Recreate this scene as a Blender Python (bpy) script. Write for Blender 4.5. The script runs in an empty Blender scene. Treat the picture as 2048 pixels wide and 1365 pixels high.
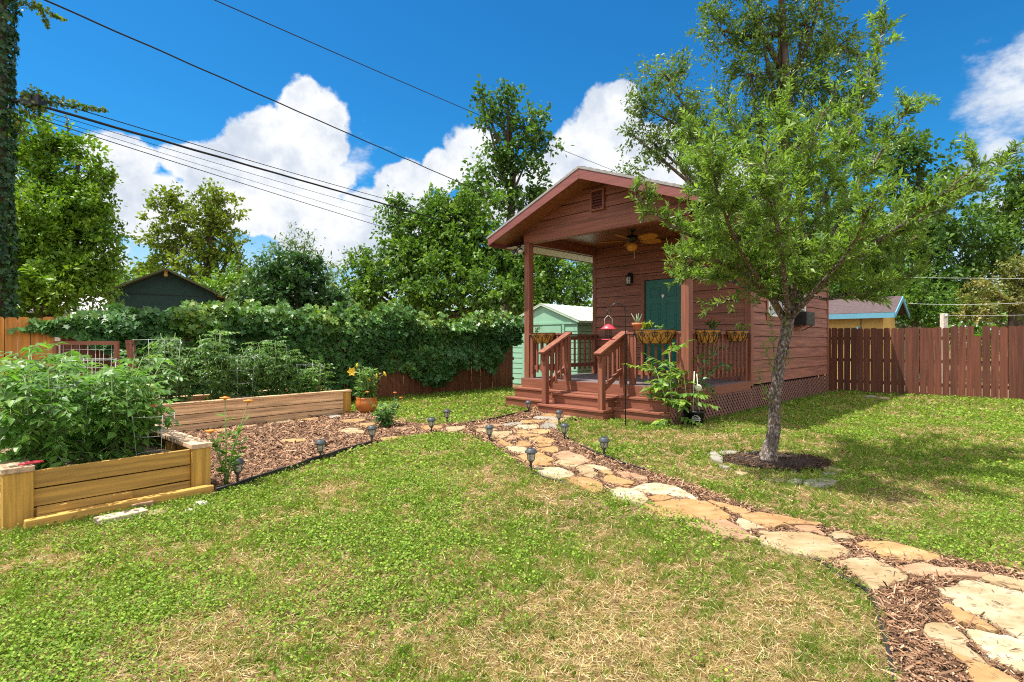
import bpy, math, random
import numpy as np
from mathutils import Vector, Matrix

random.seed(7)
RNG = np.random.default_rng(7)
R = math.radians
SC = bpy.context.scene
COL = SC.collection
F, H, HZ, CX = 1075.0, 1.35, 683.0, 1024.0      # focal length (px of the 2048 wide photo), eye height, horizon row, centre column


def ground(px, py, z=0.0):
    y = (H - z) * F / (py - HZ)
    return ((px - CX) * y / F, y)


def at(px, py, y):
    return Vector(((px - CX) * y / F, y, H + (HZ - py) * y / F))


# ------------------------------------------------------------------ objects
def tag(o, label=None, cat=None, group=None, kind=None):
    if label: o['label'] = label
    if cat: o['category'] = cat
    if group: o['group'] = group
    if kind: o['kind'] = kind
    return o


def empty(name, loc=(0, 0, 0), rz=0.0):
    o = bpy.data.objects.new(name, None)
    o.empty_display_size = 0.1
    COL.objects.link(o)
    o.location = loc
    o.rotation_euler = (0, 0, rz)
    return o


def thing(name, label, cat, loc=(0, 0, 0), rz=0.0, group=None):
    return tag(empty(name, loc, rz), label, cat, group)


def copy_tree(o, parent=None):
    c = o.copy()
    COL.objects.link(c)
    if parent is not None:
        c.parent = parent
    for ch in list(o.children):
        copy_tree(ch, c)
    return c


def link(name, me, mat, parent=None, bevel=0.0):
    o = bpy.data.objects.new(name, me)
    COL.objects.link(o)
    if mat is not None:
        me.materials.append(mat)
    if parent is not None:
        o.parent = parent
    if bevel:
        m = o.modifiers.new('edge', 'BEVEL')
        m.width = bevel
        m.segments = 2
        m.limit_method = 'ANGLE'
    return o


def mesh_np(name, V, Fs, mat, parent=None, col=None, smooth=False):
    """Fs: list of int arrays (nfaces, nverts); col: (nverts, 3) albedo per vertex."""
    me = bpy.data.meshes.new(name)
    V = np.asarray(V, dtype=np.float32)
    me.vertices.add(len(V))
    me.vertices.foreach_set('co', V.ravel())
    loops = np.concatenate([f.ravel() for f in Fs]).astype(np.int32)
    sizes = np.concatenate([np.full(len(f), f.shape[1]) for f in Fs]).astype(np.int32)
    starts = np.concatenate([[0], np.cumsum(sizes)[:-1]]).astype(np.int32)
    me.loops.add(len(loops))
    me.loops.foreach_set('vertex_index', loops)
    me.polygons.add(len(sizes))
    me.polygons.foreach_set('loop_start', starts)
    try:
        me.polygons.foreach_set('loop_total', sizes)
    except Exception:
        pass
    if smooth:
        me.polygons.foreach_set('use_smooth', np.ones(len(sizes), dtype=bool))
    me.update(calc_edges=True)
    if col is not None:
        a = me.color_attributes.new('Col', 'FLOAT_COLOR', 'POINT')
        c4 = np.ones((len(V), 4), dtype=np.float32)
        c4[:, :3] = col
        a.data.foreach_set('color', c4.ravel())
    return link(name, me, mat, parent)


class MB:
    def __init__(s):
        s.v, s.f, s.sm = [], [], []

    def add(s, vs, fs, smooth=False):
        n = len(s.v)
        s.v += [tuple(p) for p in vs]
        s.f += [tuple(i + n for i in f) for f in fs]
        s.sm += [smooth] * len(fs)
        return s

    def box(s, x0, x1, y0, y1, z0, z1):
        vs = [(x0, y0, z0), (x1, y0, z0), (x1, y1, z0), (x0, y1, z0), (x0, y0, z1), (x1, y0, z1), (x1, y1, z1), (x0, y1, z1)]
        return s.add(vs, [(0, 3, 2, 1), (4, 5, 6, 7), (0, 1, 5, 4), (1, 2, 6, 5), (2, 3, 7, 6), (3, 0, 4, 7)])

    def beam(s, p, q, w, h, up=(0, 0, 1)):
        p, q = Vector(p), Vector(q)
        d = (q - p).normalized()
        a = d.cross(Vector(up))
        if a.length < 1e-4: a = d.cross(Vector((1, 0, 0)))
        a.normalize()
        b = a.cross(d).normalized()
        vs = []
        for e in (p, q):
            for i, j in ((-1, -1), (1, -1), (1, 1), (-1, 1)):
                vs.append(e + a * (i * w / 2) + b * (j * h / 2))
        return s.add(vs, [(0, 1, 2, 3), (7, 6, 5, 4), (0, 4, 5, 1), (1, 5, 6, 2), (2, 6, 7, 3), (3, 7, 4, 0)])

    def tube(s, pts, rad, n=8, cap=True):
        pts = [Vector(p) for p in pts]
        if not hasattr(rad, '__len__'): rad = [rad] * len(pts)
        vs, fs = [], []
        ref = None
        for i, p in enumerate(pts):
            d = (pts[min(i + 1, len(pts) - 1)] - pts[max(i - 1, 0)])
            d = d.normalized() if d.length > 1e-9 else Vector((0, 0, 1))
            if ref is None:
                ref = d.orthogonal().normalized()
            else:
                ref = (ref - d * ref.dot(d))
                ref = ref.normalized() if ref.length > 1e-6 else d.orthogonal().normalized()
            b = d.cross(ref)
            for k in range(n):
                t = 2 * math.pi * k / n
                vs.append(p + (ref * math.cos(t) + b * math.sin(t)) * rad[i])
        for i in range(len(pts) - 1):
            for k in range(n):
                fs.append((i * n + k, i * n + (k + 1) % n, (i + 1) * n + (k + 1) % n, (i + 1) * n + k))
        if cap:
            fs.append(tuple(range(n - 1, -1, -1)))
            fs.append(tuple((len(pts) - 1) * n + k for k in range(n)))
        return s.add(vs, fs, True)

    def lathe(s, prof, c=(0, 0, 0), n=20, smooth=True):
        vs, fs = [], []
        m = len(prof)
        for r, z in prof:
            for k in range(n):
                t = 2 * math.pi * k / n
                vs.append((c[0] + r * math.cos(t), c[1] + r * math.sin(t), c[2] + z))
        for i in range(m - 1):
            for k in range(n):
                fs.append((i * n + k, i * n + (k + 1) % n, (i + 1) * n + (k + 1) % n, (i + 1) * n + k))
        fs.append(tuple(range(n - 1, -1, -1)))
        fs.append(tuple((m - 1) * n + k for k in range(n)))
        return s.add(vs, fs, smooth)

    def prism(s, poly, z0, z1):
        n = len(poly)
        vs = [(x, y, z0) for x, y in poly] + [(x, y, z1) for x, y in poly]
        fs = [tuple(range(n - 1, -1, -1)), tuple(range(n, 2 * n))]
        fs += [(i, (i + 1) % n, n + (i + 1) % n, n + i) for i in range(n)]
        return s.add(vs, fs)

    def ball(s, c, r, n=12, m=8, sz=1.0):
        prof = [(max(1e-4, r * math.sin(math.pi * i / m)), -r * sz * math.cos(math.pi * i / m)) for i in range(m + 1)]
        return s.lathe(prof, c, n)

    def build(s, name, mat, parent=None, bevel=0.0):
        me = bpy.data.meshes.new(name)
        me.from_pydata(s.v, [], s.f)
        if any(s.sm):
            me.polygons.foreach_set('use_smooth', np.array(s.sm, dtype=bool))
        me.update()
        return link(name, me, mat, parent, bevel)


# ------------------------------------------------------------------ materials
def newmat(name):
    m = bpy.data.materials.new(name)
    m.use_nodes = True
    nt = m.node_tree
    b = nt.nodes['Principled BSDF']
    return m, nt, b


def nd(nt, t, **kw):
    n = nt.nodes.new(t)
    for k, v in kw.items():
        setattr(n, k, v)
    return n


def pmat(name, c1, c2, scale=(8, 8, 8), rough=0.6, bump=0.0, detail=5, c3=None, spec=0.4, rand=0.0, metal=0.0, contrast=0.25, dist=0.01, spots=None):
    """albedo mottled between c1 and c2 by object-space noise (scale per axis gives grain), optional third colour and knots"""
    m, nt, b = newmat(name)
    tc = nd(nt, 'ShaderNodeTexCoord')
    mp = nd(nt, 'ShaderNodeMapping')
    mp.inputs['Scale'].default_value = scale
    nt.links.new(tc.outputs['Object'], mp.inputs['Vector'])
    vec = mp.outputs['Vector']
    if rand:
        oi = nd(nt, 'ShaderNodeObjectInfo')
        ml = nd(nt, 'ShaderNodeVectorMath', operation='SCALE')
        cb = nd(nt, 'ShaderNodeCombineXYZ')
        for i in range(3): nt.links.new(oi.outputs['Random'], cb.inputs[i])
        nt.links.new(cb.outputs[0], ml.inputs[0])
        ml.inputs['Scale'].default_value = 37.0
        ad = nd(nt, 'ShaderNodeVectorMath', operation='ADD')
        nt.links.new(vec, ad.inputs[0]); nt.links.new(ml.outputs[0], ad.inputs[1])
        vec = ad.outputs[0]
    nz = nd(nt, 'ShaderNodeTexNoise')
    nz.inputs['Scale'].default_value = 1.0
    nz.inputs['Detail'].default_value = detail
    nz.inputs['Roughness'].default_value = 0.62
    nt.links.new(vec, nz.inputs['Vector'])
    cr = nd(nt, 'ShaderNodeValToRGB')
    e = cr.color_ramp.elements
    e[0].position = 0.5 - contrast; e[0].color = (*c1, 1)
    e[1].position = 0.5 + contrast; e[1].color = (*c2, 1)
    if c3:
        k = cr.color_ramp.elements.new(0.5); k.color = (*c3, 1)
    nt.links.new(nz.outputs['Fac'], cr.inputs['Fac'])
    out = cr.outputs['Color']
    if spots:                                   # (colour, scale, threshold)
        sp = nd(nt, 'ShaderNodeTexNoise')
        sp.inputs['Scale'].default_value = spots[1]; sp.inputs['Detail'].default_value = 4
        m3 = nd(nt, 'ShaderNodeMapping'); m3.inputs['Scale'].default_value = spots[3] if len(spots) > 3 else (1, 1, 1)
        nt.links.new(tc.outputs['Object'], m3.inputs['Vector']); nt.links.new(m3.outputs[0], sp.inputs['Vector']); sp.inputs['Roughness'].default_value = .7
        mr = nd(nt, 'ShaderNodeMapRange')
        mr.inputs['From Min'].default_value = spots[2]; mr.inputs['From Max'].default_value = spots[2] + 0.1
        nt.links.new(sp.outputs['Fac'], mr.inputs['Value'])
        mx = nd(nt, 'ShaderNodeMix', data_type='RGBA')
        nt.links.new(mr.outputs[0], mx.inputs['Factor'])
        nt.links.new(out, mx.inputs[6]); mx.inputs[7].default_value = (*spots[0], 1)
        out = mx.outputs[2]
    if rand:
        hs = nd(nt, 'ShaderNodeHueSaturation')
        mr = nd(nt, 'ShaderNodeMapRange')
        mr.inputs['To Min'].default_value = 1 - rand; mr.inputs['To Max'].default_value = 1 + rand
        nt.links.new(oi.outputs['Random'], mr.inputs['Value'])
        nt.links.new(mr.outputs[0], hs.inputs['Value'])
        nt.links.new(out, hs.inputs['Color'])
        out = hs.outputs['Color']
    nt.links.new(out, b.inputs['Base Color'])
    b.inputs['Roughness'].default_value = rough
    b.inputs['Specular IOR Level'].default_value = spec
    b.inputs['Metallic'].default_value = metal
    if bump:
        bp = nd(nt, 'ShaderNodeBump')
        bp.inputs['Strength'].default_value = bump
        bp.inputs['Distance'].default_value = dist
        nt.links.new(nz.outputs['Fac'], bp.inputs['Height'])
        nt.links.new(bp.outputs['Normal'], b.inputs['Normal'])
    return m


def leafmat(name, rough=0.5, trans=0.35, tint=(1.15, 1.25, 0.45), spec=0.35):
    m, nt, b = newmat(name)
    at_ = nd(nt, 'ShaderNodeAttribute', attribute_name='Col')
    nt.links.new(at_.outputs['Color'], b.inputs['Base Color'])
    b.inputs['Roughness'].default_value = rough
    b.inputs['Specular IOR Level'].default_value = spec
    tr = nd(nt, 'ShaderNodeBsdfTranslucent')
    mu = nd(nt, 'ShaderNodeMix', data_type='RGBA', blend_type='MULTIPLY')
    mu.inputs['Factor'].default_value = 1
    nt.links.new(at_.outputs['Color'], mu.inputs[6])
    mu.inputs[7].default_value = (*tint, 1)
    nt.links.new(mu.outputs[2], tr.inputs['Color'])
    ms = nd(nt, 'ShaderNodeMixShader')
    ms.inputs[0].default_value = trans
    nt.links.new(b.outputs[0], ms.inputs[1]); nt.links.new(tr.outputs[0], ms.inputs[2])
    nt.links.new(ms.outputs[0], nt.nodes['Material Output'].inputs['Surface'])
    return m


def glassmat(name, col, rough=0.05):
    m, nt, b = newmat(name)
    b.inputs['Base Color'].default_value = (*col, 1)
    b.inputs['Roughness'].default_value = rough
    b.inputs['Specular IOR Level'].default_value = 0.8
    return m


def paint(name, base, var=0.35, axis='x', rough=0.55, bump=0.25, spots=None, rand=0.0):
    s = {'x': (1.2, 28, 28), 'y': (28, 1.2, 28), 'z': (28, 28, 1.2)}[axis]
    lo = tuple(c * (1 - var) for c in base)
    hi = tuple(min(1, c * (1 + var)) for c in base)
    return pmat(name, lo, hi, s, rough, bump, 8, spots=spots, rand=rand, dist=0.004, contrast=0.17)


RED = (0.215, 0.074, 0.042)
M = {}
for ax in 'xyz':
    M['red_' + ax] = paint('red_brown_painted_wood_' + ax, RED, 0.32, ax, 0.6, 0.3)
M['trim'] = paint('plum_painted_trim', (0.19, 0.060, 0.050), 0.25, 'x', 0.55, 0.2)
M['siding_x'] = paint('red_brown_siding_x', (0.235, 0.088, 0.052), 0.4, 'x', 0.65, 0.35, spots=((0.075, 0.026, 0.018), 5.0, 0.68))
M['siding_y'] = paint('red_brown_siding_y', (0.245, 0.094, 0.062), 0.4, 'y', 0.65, 0.35, spots=((0.08, 0.028, 0.02), 5.0, 0.68))
M['ceiling'] = paint('porch_ceiling_paint', (0.24, 0.10, 0.045), 0.2, 'y', 0.45, 0.1)
M['soffit'] = paint('pale_soffit_paint', (0.62, 0.58, 0.5), 0.15, 'y', 0.6, 0.1)
M['deck'] = pmat('worn_grey_deck_paint', (0.10, 0.075, 0.08), (0.22, 0.175, 0.18), (1.5, 22, 22), 0.6, 0.2)
M['shingle'] = pmat('asphalt_shingle', (0.05, 0.05, 0.055), (0.13, 0.125, 0.13), (40, 40, 40), 0.9, 0.5)
M['drip'] = pmat('weathered_roof_edge', (0.20, 0.19, 0.18), (0.32, 0.31, 0.30), (20, 20, 20), 0.8, 0.2)
M['door'] = pmat('green_door_paint', (0.002, 0.10, 0.068), (0.002, 0.13, 0.092), (6, 6, 6), 0.35, 0.03)
M['black'] = pmat('black_metal', (0.008, 0.008, 0.009), (0.02, 0.02, 0.022), (30, 30, 30), 0.4, 0.05)
M['dark'] = pmat('dark_shade_backing', (0.02, 0.014, 0.011), (0.04, 0.028, 0.02), (5, 5, 5), 0.9)  # dark base colour paints the shade under the floor and in siding gaps
M['white'] = pmat('white_vinyl', (0.72, 0.72, 0.7), (0.82, 0.82, 0.8), (9, 9, 9), 0.4)
M['pane'] = glassmat('window_glass', (0.05, 0.07, 0.09))
M['blind'] = pmat('window_blind', (0.3, 0.34, 0.37), (0.42, 0.45, 0.47), (2, 2, 60), 0.5)
M['amber'] = pmat('amber_fan_paint', (0.46, 0.20, 0.018), (0.58, 0.27, 0.03), (8, 8, 8), 0.45)
M['clear'] = glassmat('lantern_glass', (0.55, 0.58, 0.5))
M['cedar'] = paint('fresh_cedar', (0.52, 0.20, 0.035), 0.28, 'z', 0.6, 0.25, spots=((0.25, 0.07, 0.012), 9.0, 0.66), rand=0.16)
M['fence'] = paint('dark_stained_fence', (0.115, 0.036, 0.019), 0.4, 'z', 0.65, 0.4, rand=0.22)
M['fence_old'] = paint('brown_stained_fence', (0.13, 0.042, 0.018), 0.4, 'z', 0.65, 0.4, rand=0.2)  # the boards' own brown stain
M['pine_x'] = paint('aged_yellow_pine', (0.40, 0.225, 0.05), 0.42, 'x', 0.65, 0.4, spots=((0.16, 0.08, 0.03), 6.0, 0.66), rand=0.12)
M['pine_y'] = paint('aged_yellow_pine_side', (0.38, 0.22, 0.06), 0.42, 'y', 0.65, 0.4, spots=((0.16, 0.08, 0.03), 6.0, 0.66), rand=0.12)
M['pine_z'] = paint('aged_yellow_pine_post', (0.43, 0.24, 0.045), 0.35, 'z', 0.6, 0.35, rand=0.12)
M['greywood_x'] = paint('weathered_pine', (0.60, 0.38, 0.21), 0.55, 'x', 0.75, 0.5, spots=((0.22, 0.12, 0.07), 5.0, 0.64), rand=0.15)
M['greywood_y'] = paint('weathered_pine_side', (0.46, 0.31, 0.20), 0.45, 'y', 0.75, 0.5, spots=((0.22, 0.12, 0.07), 5.0, 0.64), rand=0.15)
M['soil'] = pmat('bed_soil', (0.12, 0.075, 0.05), (0.34, 0.25, 0.19), (45, 45, 45), 0.95, 0.9, dist=0.03)
M['mint'] = pmat('mint_shed_metal', (0.22, 0.42, 0.29), (0.27, 0.48, 0.34), (3, 3, 3), 0.45, 0.05)
M['mint_roof'] = pmat('faded_shed_roof', (0.38, 0.48, 0.38), (0.52, 0.60, 0.48), (5, 5, 5), 0.5, 0.05)
M['terra'] = pmat('terracotta', (0.50, 0.15, 0.06), (0.62, 0.22, 0.10), (12, 12, 12), 0.7, 0.1, c3=(0.56, 0.18, 0.075))
M['glazed'] = pmat('glazed_orange_pot', (0.34, 0.10, 0.02), (0.55, 0.20, 0.05), (5, 5, 5), 0.25, 0.05)
M['coco'] = pmat('coco_liner', (0.30, 0.13, 0.03), (0.62, 0.30, 0.06), (50, 50, 50), 0.95, 0.8)
M['redpaint'] = pmat('red_feeder_paint', (0.52, 0.035, 0.06), (0.62, 0.06, 0.09), (8, 8, 8), 0.35)
M['steel'] = pmat('pale_steel', (0.5, 0.48, 0.45), (0.62, 0.6, 0.56), (9, 9, 9), 0.35, metal=0.6)
M['galv'] = pmat('galvanised_wire', (0.42, 0.43, 0.43), (0.55, 0.56, 0.56), (9, 9, 9), 0.45, metal=0.3)
M['cap'] = pmat('charcoal_plastic', (0.045, 0.052, 0.058), (0.07, 0.08, 0.088), (9, 9, 9), 0.36)
M['lattice'] = paint('lattice_paint', (0.20, 0.095, 0.075), 0.3, 'z', 0.7, 0.2)  # one even brown paint for the skirt
M['solar'] = glassmat('solar_panel_blue', (0.03, 0.05, 0.08), 0.15)
M['lens'] = pmat('frosted_lens', (0.80, 0.75, 0.60), (0.86, 0.82, 0.68), (9, 9, 9), 0.25)
_nt = M['lens'].node_tree
_tr = nd(_nt, 'ShaderNodeBsdfTranslucent'); _tr.inputs['Color'].default_value = (.9, .86, .72, 1)
_ms = nd(_nt, 'ShaderNodeMixShader'); _ms.inputs[0].default_value = .55
_nt.links.new(_nt.nodes['Principled BSDF'].outputs[0], _ms.inputs[1]); _nt.links.new(_tr.outputs[0], _ms.inputs[2])
_nt.links.new(_ms.outputs[0], _nt.nodes['Material Output'].inputs['Surface'])
M['edging'] = pmat('black_plastic_edging', (0.012, 0.012, 0.013), (0.03, 0.03, 0.032), (20, 20, 20), 0.5)
M['bark'] = pmat('silver_cherry_bark', (0.035, 0.024, 0.018), (0.36, 0.32, 0.29), (48, 48, 26), 0.85, 1.0, 8, c3=(0.12, 0.092, 0.078), dist=0.03, contrast=0.15, spots=((0.17, 0.10, 0.035), 5.0, 0.54))
M['bark2'] = pmat('brown_bark', (0.045, 0.03, 0.02), (0.14, 0.10, 0.075), (9, 9, 3), 0.9, 0.8, dist=0.03)
M['stem'] = pmat('green_stem', (0.12, 0.20, 0.05), (0.2, 0.27, 0.08), (9, 9, 9), 0.6)
M['twig'] = pmat('brown_stem', (0.10, 0.06, 0.04), (0.16, 0.10, 0.06), (9, 9, 9), 0.8)
M['leaf'] = leafmat('leaf')
M['gloss'] = leafmat('glossy_leaf', rough=0.42, trans=0.3, spec=0.4)
M['veg'] = leafmat('vegetable_leaf', rough=0.42, trans=0.45, tint=(1.2, 1.3, .6), spec=0.45)
M['matt'] = leafmat('matt_leaf', rough=0.65, trans=0.4, spec=0.2)
M['chip'] = leafmat('shredded_bark', rough=0.8, trans=0.0, spec=0.25)
M['cable'] = pmat('black_cable', (0.006, 0.006, 0.007), (0.015, 0.015, 0.016), (5, 5, 5), 0.6)
M['mossroof'] = pmat('mossy_dark_roof', (0.05, 0.06, 0.03), (0.12, 0.13, 0.07), (9, 9, 9), 0.9, 0.3)
M['teal'] = pmat('dark_teal_board', (0.010, 0.034, 0.032), (0.022, 0.058, 0.054), (6, 6, 6), 0.8, 0.2)
M['greyroof'] = pmat('pale_grey_shingle', (0.28, 0.28, 0.30), (0.42, 0.42, 0.44), (6, 30, 30), 0.9, 0.3)
M['ochre'] = pmat('ochre_stucco', (0.55, 0.36, 0.10), (0.66, 0.45, 0.15), (4, 4, 4), 0.85, 0.2)
M['blue'] = pmat('sky_blue_trim', (0.10, 0.30, 0.42), (0.14, 0.36, 0.48), (5, 5, 5), 0.55)
M['plumroof'] = pmat('plum_shingle', (0.045, 0.028, 0.032), (0.12, 0.085, 0.09), (10, 40, 40), 0.9, 0.4)
M['limestone'] = pmat('pale_limestone', (0.40, 0.36, 0.30), (0.66, 0.61, 0.54), (14, 14, 14), 0.9, 0.6, rand=0.12)
M['pink'] = pmat('pinkish_paver', (0.36, 0.26, 0.21), (0.46, 0.36, 0.30), (22, 22, 22), 0.9, 0.4)
M['flower_orange'] = pmat('orange_petals', (0.65, 0.16, 0.015), (0.78, 0.26, 0.03), (30, 30, 30), 0.6)
M['flower_yellow'] = pmat('yellow_petals', (0.80, 0.50, 0.02), (0.85, 0.58, 0.05), (30, 30, 30), 0.5)
M['flower_red'] = pmat('red_petals', (0.62, 0.03, 0.07), (0.72, 0.08, 0.13), (30, 30, 30), 0.5)
M['tomato_green'] = pmat('green_tomato_skin', (0.32, 0.42, 0.12), (0.42, 0.52, 0.18), (14, 14, 14), 0.25)
M['tomato_red'] = pmat('red_tomato_skin', (0.62, 0.10, 0.02), (0.7, 0.16, 0.03), (14, 14, 14), 0.25)
M['cream'] = pmat('cream_tag', (0.62, 0.58, 0.42), (0.7, 0.66, 0.5), (9, 9, 9), 0.5)
M['nursery'] = pmat('black_nursery_plastic', (0.008, 0.01, 0.012), (0.018, 0.02, 0.024), (9, 9, 9), 0.35)
STONE = {
    'gold': ((0.270, 0.149, 0.050), (0.360, 0.239, 0.113), (0.315, 0.184, 0.072)),
    'cream': ((0.270, 0.203, 0.108), (0.414, 0.369, 0.270), (0.351, 0.288, 0.176)),
    'salmon': ((0.243, 0.135, 0.077), (0.360, 0.239, 0.149), (0.306, 0.184, 0.104)),
    'buff': ((0.234, 0.162, 0.077), (0.351, 0.279, 0.176), (0.297, 0.221, 0.117)),
    'orange': ((0.279, 0.153, 0.059), (0.387, 0.252, 0.122), (0.342, 0.198, 0.081)),
    'grey': ((0.198, 0.176, 0.140), (0.306, 0.284, 0.243), (0.252, 0.230, 0.189)),
}
for k, (a, b_, c) in STONE.items():
    M['stone_' + k] = pmat('flagstone_' + k, a, b_, (5, 8, 8), 0.85, 0.7, 11, c3=c, rand=0.10, dist=0.02, contrast=0.16, spots=((0.14, 0.08, 0.04), 7.0, 0.60, (1, 3.2, 1)))


# ------------------------------------------------------------------ numpy helpers
def vnoise(x, y, scale, seed=0):
    x = np.asarray(x) * scale + seed * 17.31; y = np.asarray(y) * scale + seed * 9.17
    xi, yi = np.floor(x).astype(np.int64), np.floor(y).astype(np.int64)
    fx, fy = x - xi, y - yi
    fx, fy = fx * fx * (3 - 2 * fx), fy * fy * (3 - 2 * fy)

    def hsh(i, j):
        n = (i * 374761393 + j * 668265263 + seed * 974634777) & 0x7fffffff
        n = ((n ^ (n >> 13)) * 1274126177) & 0x7fffffff
        return ((n ^ (n >> 16)) & 0xffff) / 65535.0
    a, b, c, d = hsh(xi, yi), hsh(xi + 1, yi), hsh(xi, yi + 1), hsh(xi + 1, yi + 1)
    return (a * (1 - fx) + b * fx) * (1 - fy) + (c * (1 - fx) + d * fx) * fy


def fbm(x, y, scale, seed=0, n=4):
    t, a, s = 0, 0.5, 0
    for i in range(n):
        t = t + a * vnoise(x, y, scale * 2 ** i, seed + i); s += a; a *= 0.55
    return t / s


def inpoly(x, y, poly):
    ins = np.zeros(len(x), dtype=bool)
    n = len(poly)
    for i in range(n):
        x0, y0 = poly[i]; x1, y1 = poly[(i + 1) % n]
        if y0 == y1: continue
        c = ((y0 > y) != (y1 > y)) & (x < (x1 - x0) * (y - y0) / (y1 - y0) + x0)
        ins ^= c
    return ins


def unit(a):
    return a / np.maximum(np.linalg.norm(a, axis=-1, keepdims=True), 1e-9)


T_QUAD = (np.array([(0, 0, 0), (.45, .5, .04), (1, 0, 0), (.45, -.5, .04)]), [[0, 3, 2, 1]])
T_LEAF = (np.array([(0, 0, 0), (.42, .5, .10), (1, 0, -.10), (.42, -.5, .10), (.5, 0, 0.0)]), [[0, 4, 2, 1], [0, 3, 2, 4]])
T_ROUND = (np.array([(0, 0, 0), (.25, .45, .05), (.75, .45, .05), (1, 0, 0), (.75, -.45, .05), (.25, -.45, .05)]), [[0, 5, 4, 3, 2, 1]])
T_MAPLE = (np.array([(0, 0, 0), (.0, .42, .03), (.28, .28, 0), (.5, .58, -.04), (.6, .26, 0), (1, 0, -.08), (.6, -.26, 0), (.5, -.58, -.04), (.28, -.28, 0), (.0, -.42, .03)]),
           [[0, 9, 8, 7, 6, 5, 4, 3, 2, 1]])
T_CHIP = (np.array([(0, .5, 0), (0, -.5, 0), (1, -.4, 0), (1, .35, 0), (.5, 0, .10)]), [[0, 1, 4], [1, 2, 4], [2, 3, 4], [3, 0, 4]])
T_BLADE = (np.array([(0, .5, 0), (0, -.5, 0), (1, 0, 0)]), [[0, 1, 2]])
T_BLADE2 = (np.array([(0, .5, 0), (0, -.5, 0), (.55, -.4, .06), (.55, .4, .06), (1, 0, -.06)]), [[0, 1, 2, 3], [3, 2, 4]])


def leaf_cloud(name, C, D, U, L, W, col, tmpl, mat, parent=None):
    P, faces = tmpl
    n, m = len(C), len(P)
    D = unit(D); S = unit(np.cross(D, U)); N = np.cross(S, D)
    L = np.broadcast_to(np.asarray(L, float), (n,)); W = np.broadcast_to(np.asarray(W, float), (n,))
    V = (C[:, None, :] + P[None, :, 0, None] * (L[:, None, None] * D[:, None, :]) + P[None, :, 1, None] * (W[:, None, None] * S[:, None, :])
         + P[None, :, 2, None] * (L[:, None, None] * N[:, None, :])).reshape(-1, 3)
    base = (np.arange(n) * m)[:, None]
    bysz = {}
    for f in faces:
        bysz.setdefault(len(f), []).append((base + np.array(f)[None, :]))
    Fs = [np.concatenate(v) for v in bysz.values()]
    return mesh_np(name, V, Fs, mat, parent, np.repeat(np.asarray(col), m, axis=0))


def leafcols(n, stops, jit=0.18, cluster=None, w=0.6):
    """albedo per leaf: random mix between the given greens, with per-cluster and per-leaf jitter"""
    s = np.array(stops)
    t = RNG.random(n) if cluster is None else np.clip(w * cluster + (1 - w) * RNG.random(n), 0, 0.9999)
    k = t * (len(s) - 1)
    i = np.minimum(k.astype(int), len(s) - 2)
    c = s[i] + (s[i + 1] - s[i]) * (k - i)[:, None]
    return np.clip(c * (1 + jit * RNG.standard_normal((n, 1))), 0.003, 0.9)


def randdirs(n, zb=0.0):
    d = unit(RNG.standard_normal((n, 3)))
    d[:, 2] += zb
    return unit(d)
# ================================================================== CABIN
YAW = -45.7
WX, WY = 4.59, 10.37
cabin = thing('garden_cabin', 'red brown wooden cabin with gabled front porch, green door and lattice skirt', 'cabin', (WX, WY, 0), R(YAW))
_c, _s = math.cos(R(YAW)), math.sin(R(YAW))


def cab(x, y, z=0.0):
    """cabin frame -> world: x runs along the facade to the right (0 at the right corner), y runs back"""
    return Vector((WX + x * _c - y * _s, WY + x * _s + y * _c, z))


XL, YB, YF, DZ = -3.72, 4.9, -2.42, 0.58
ZB = 0.50                     # bottom of the siding


def lap_wall(mb, plane, lo, hi, z0, z1, openings=(), pitch=0.235, out=0.024, limits=None, groove=0.011):
    """horizontal lap siding. plane 'y' : wall on y=0 facing -y, runs along x; plane 'x' : wall on x=0 facing +x, runs along y"""
    zs = [z0]
    while zs[-1] < z1 - 1e-6: zs.append(min(z1, zs[-1] + pitch))
    bk = lo + .001, hi - .001
    cuts = sorted({c for o in openings for c in (o[2], o[3])})

    def pt(a, off, z):
        return (a, -off, z) if plane == 'y' else (off, a, z)
    for za, zb in zip(zs[:-1], zs[1:]):
        za = min(za + groove, zb - 1e-3)
        full = max(zb - za, 1e-6)
        sub = [za] + [c for c in cuts if za + 1e-4 < c < zb - 1e-4] + [zb]
        for a, b in zip(sub[:-1], sub[1:]):
            mid = (a + b) / 2
            segs = [(lo, hi)]
            for o in openings:
                if o[2] < mid < o[3]:
                    ns = []
                    for p, q in segs:
                        if o[0] > p: ns.append((p, min(q, o[0])))
                        if o[1] < q: ns.append((max(p, o[1]), q))
                    segs = [t for t in ns if t[1] - t[0] > 1e-3]
            oa, ob = out - (out - 0.004) * (a - za) / full, out - (out - 0.004) * (b - za) / full
            for p, q in segs:
                pa, qa, pb, qb = p, q, p, q
                if limits:
                    pa, qa = limits(a); pb, qb = limits(b)
                if plane == 'y':
                    mb.add([pt(pa, 0, a), pt(qa, 0, a), pt(qa, oa, a), pt(pa, oa, a), pt(pb, ob, b), pt(qb, ob, b)],
                           [(0, 1, 2, 3), (3, 2, 5, 4)])
                else:
                    mb.add([pt(pa, 0, a), pt(qa, 0, a), pt(qa, oa, a), pt(pa, oa, a), pt(pb, ob, b), pt(qb, ob, b)],
                           [(3, 2, 1, 0), (3, 4, 5, 2)][::1])


# roof profile
RIDGE_X, RIDGE_Z, EAVE_Z, OH = XL / 2, 4.49, 3.55, 0.59
SL = (RIDGE_Z - EAVE_Z) / (-RIDGE_X + OH)


def roof_under(x): return RIDGE_Z - 0.05 - abs(x - RIDGE_X) * SL - 0.10


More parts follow.
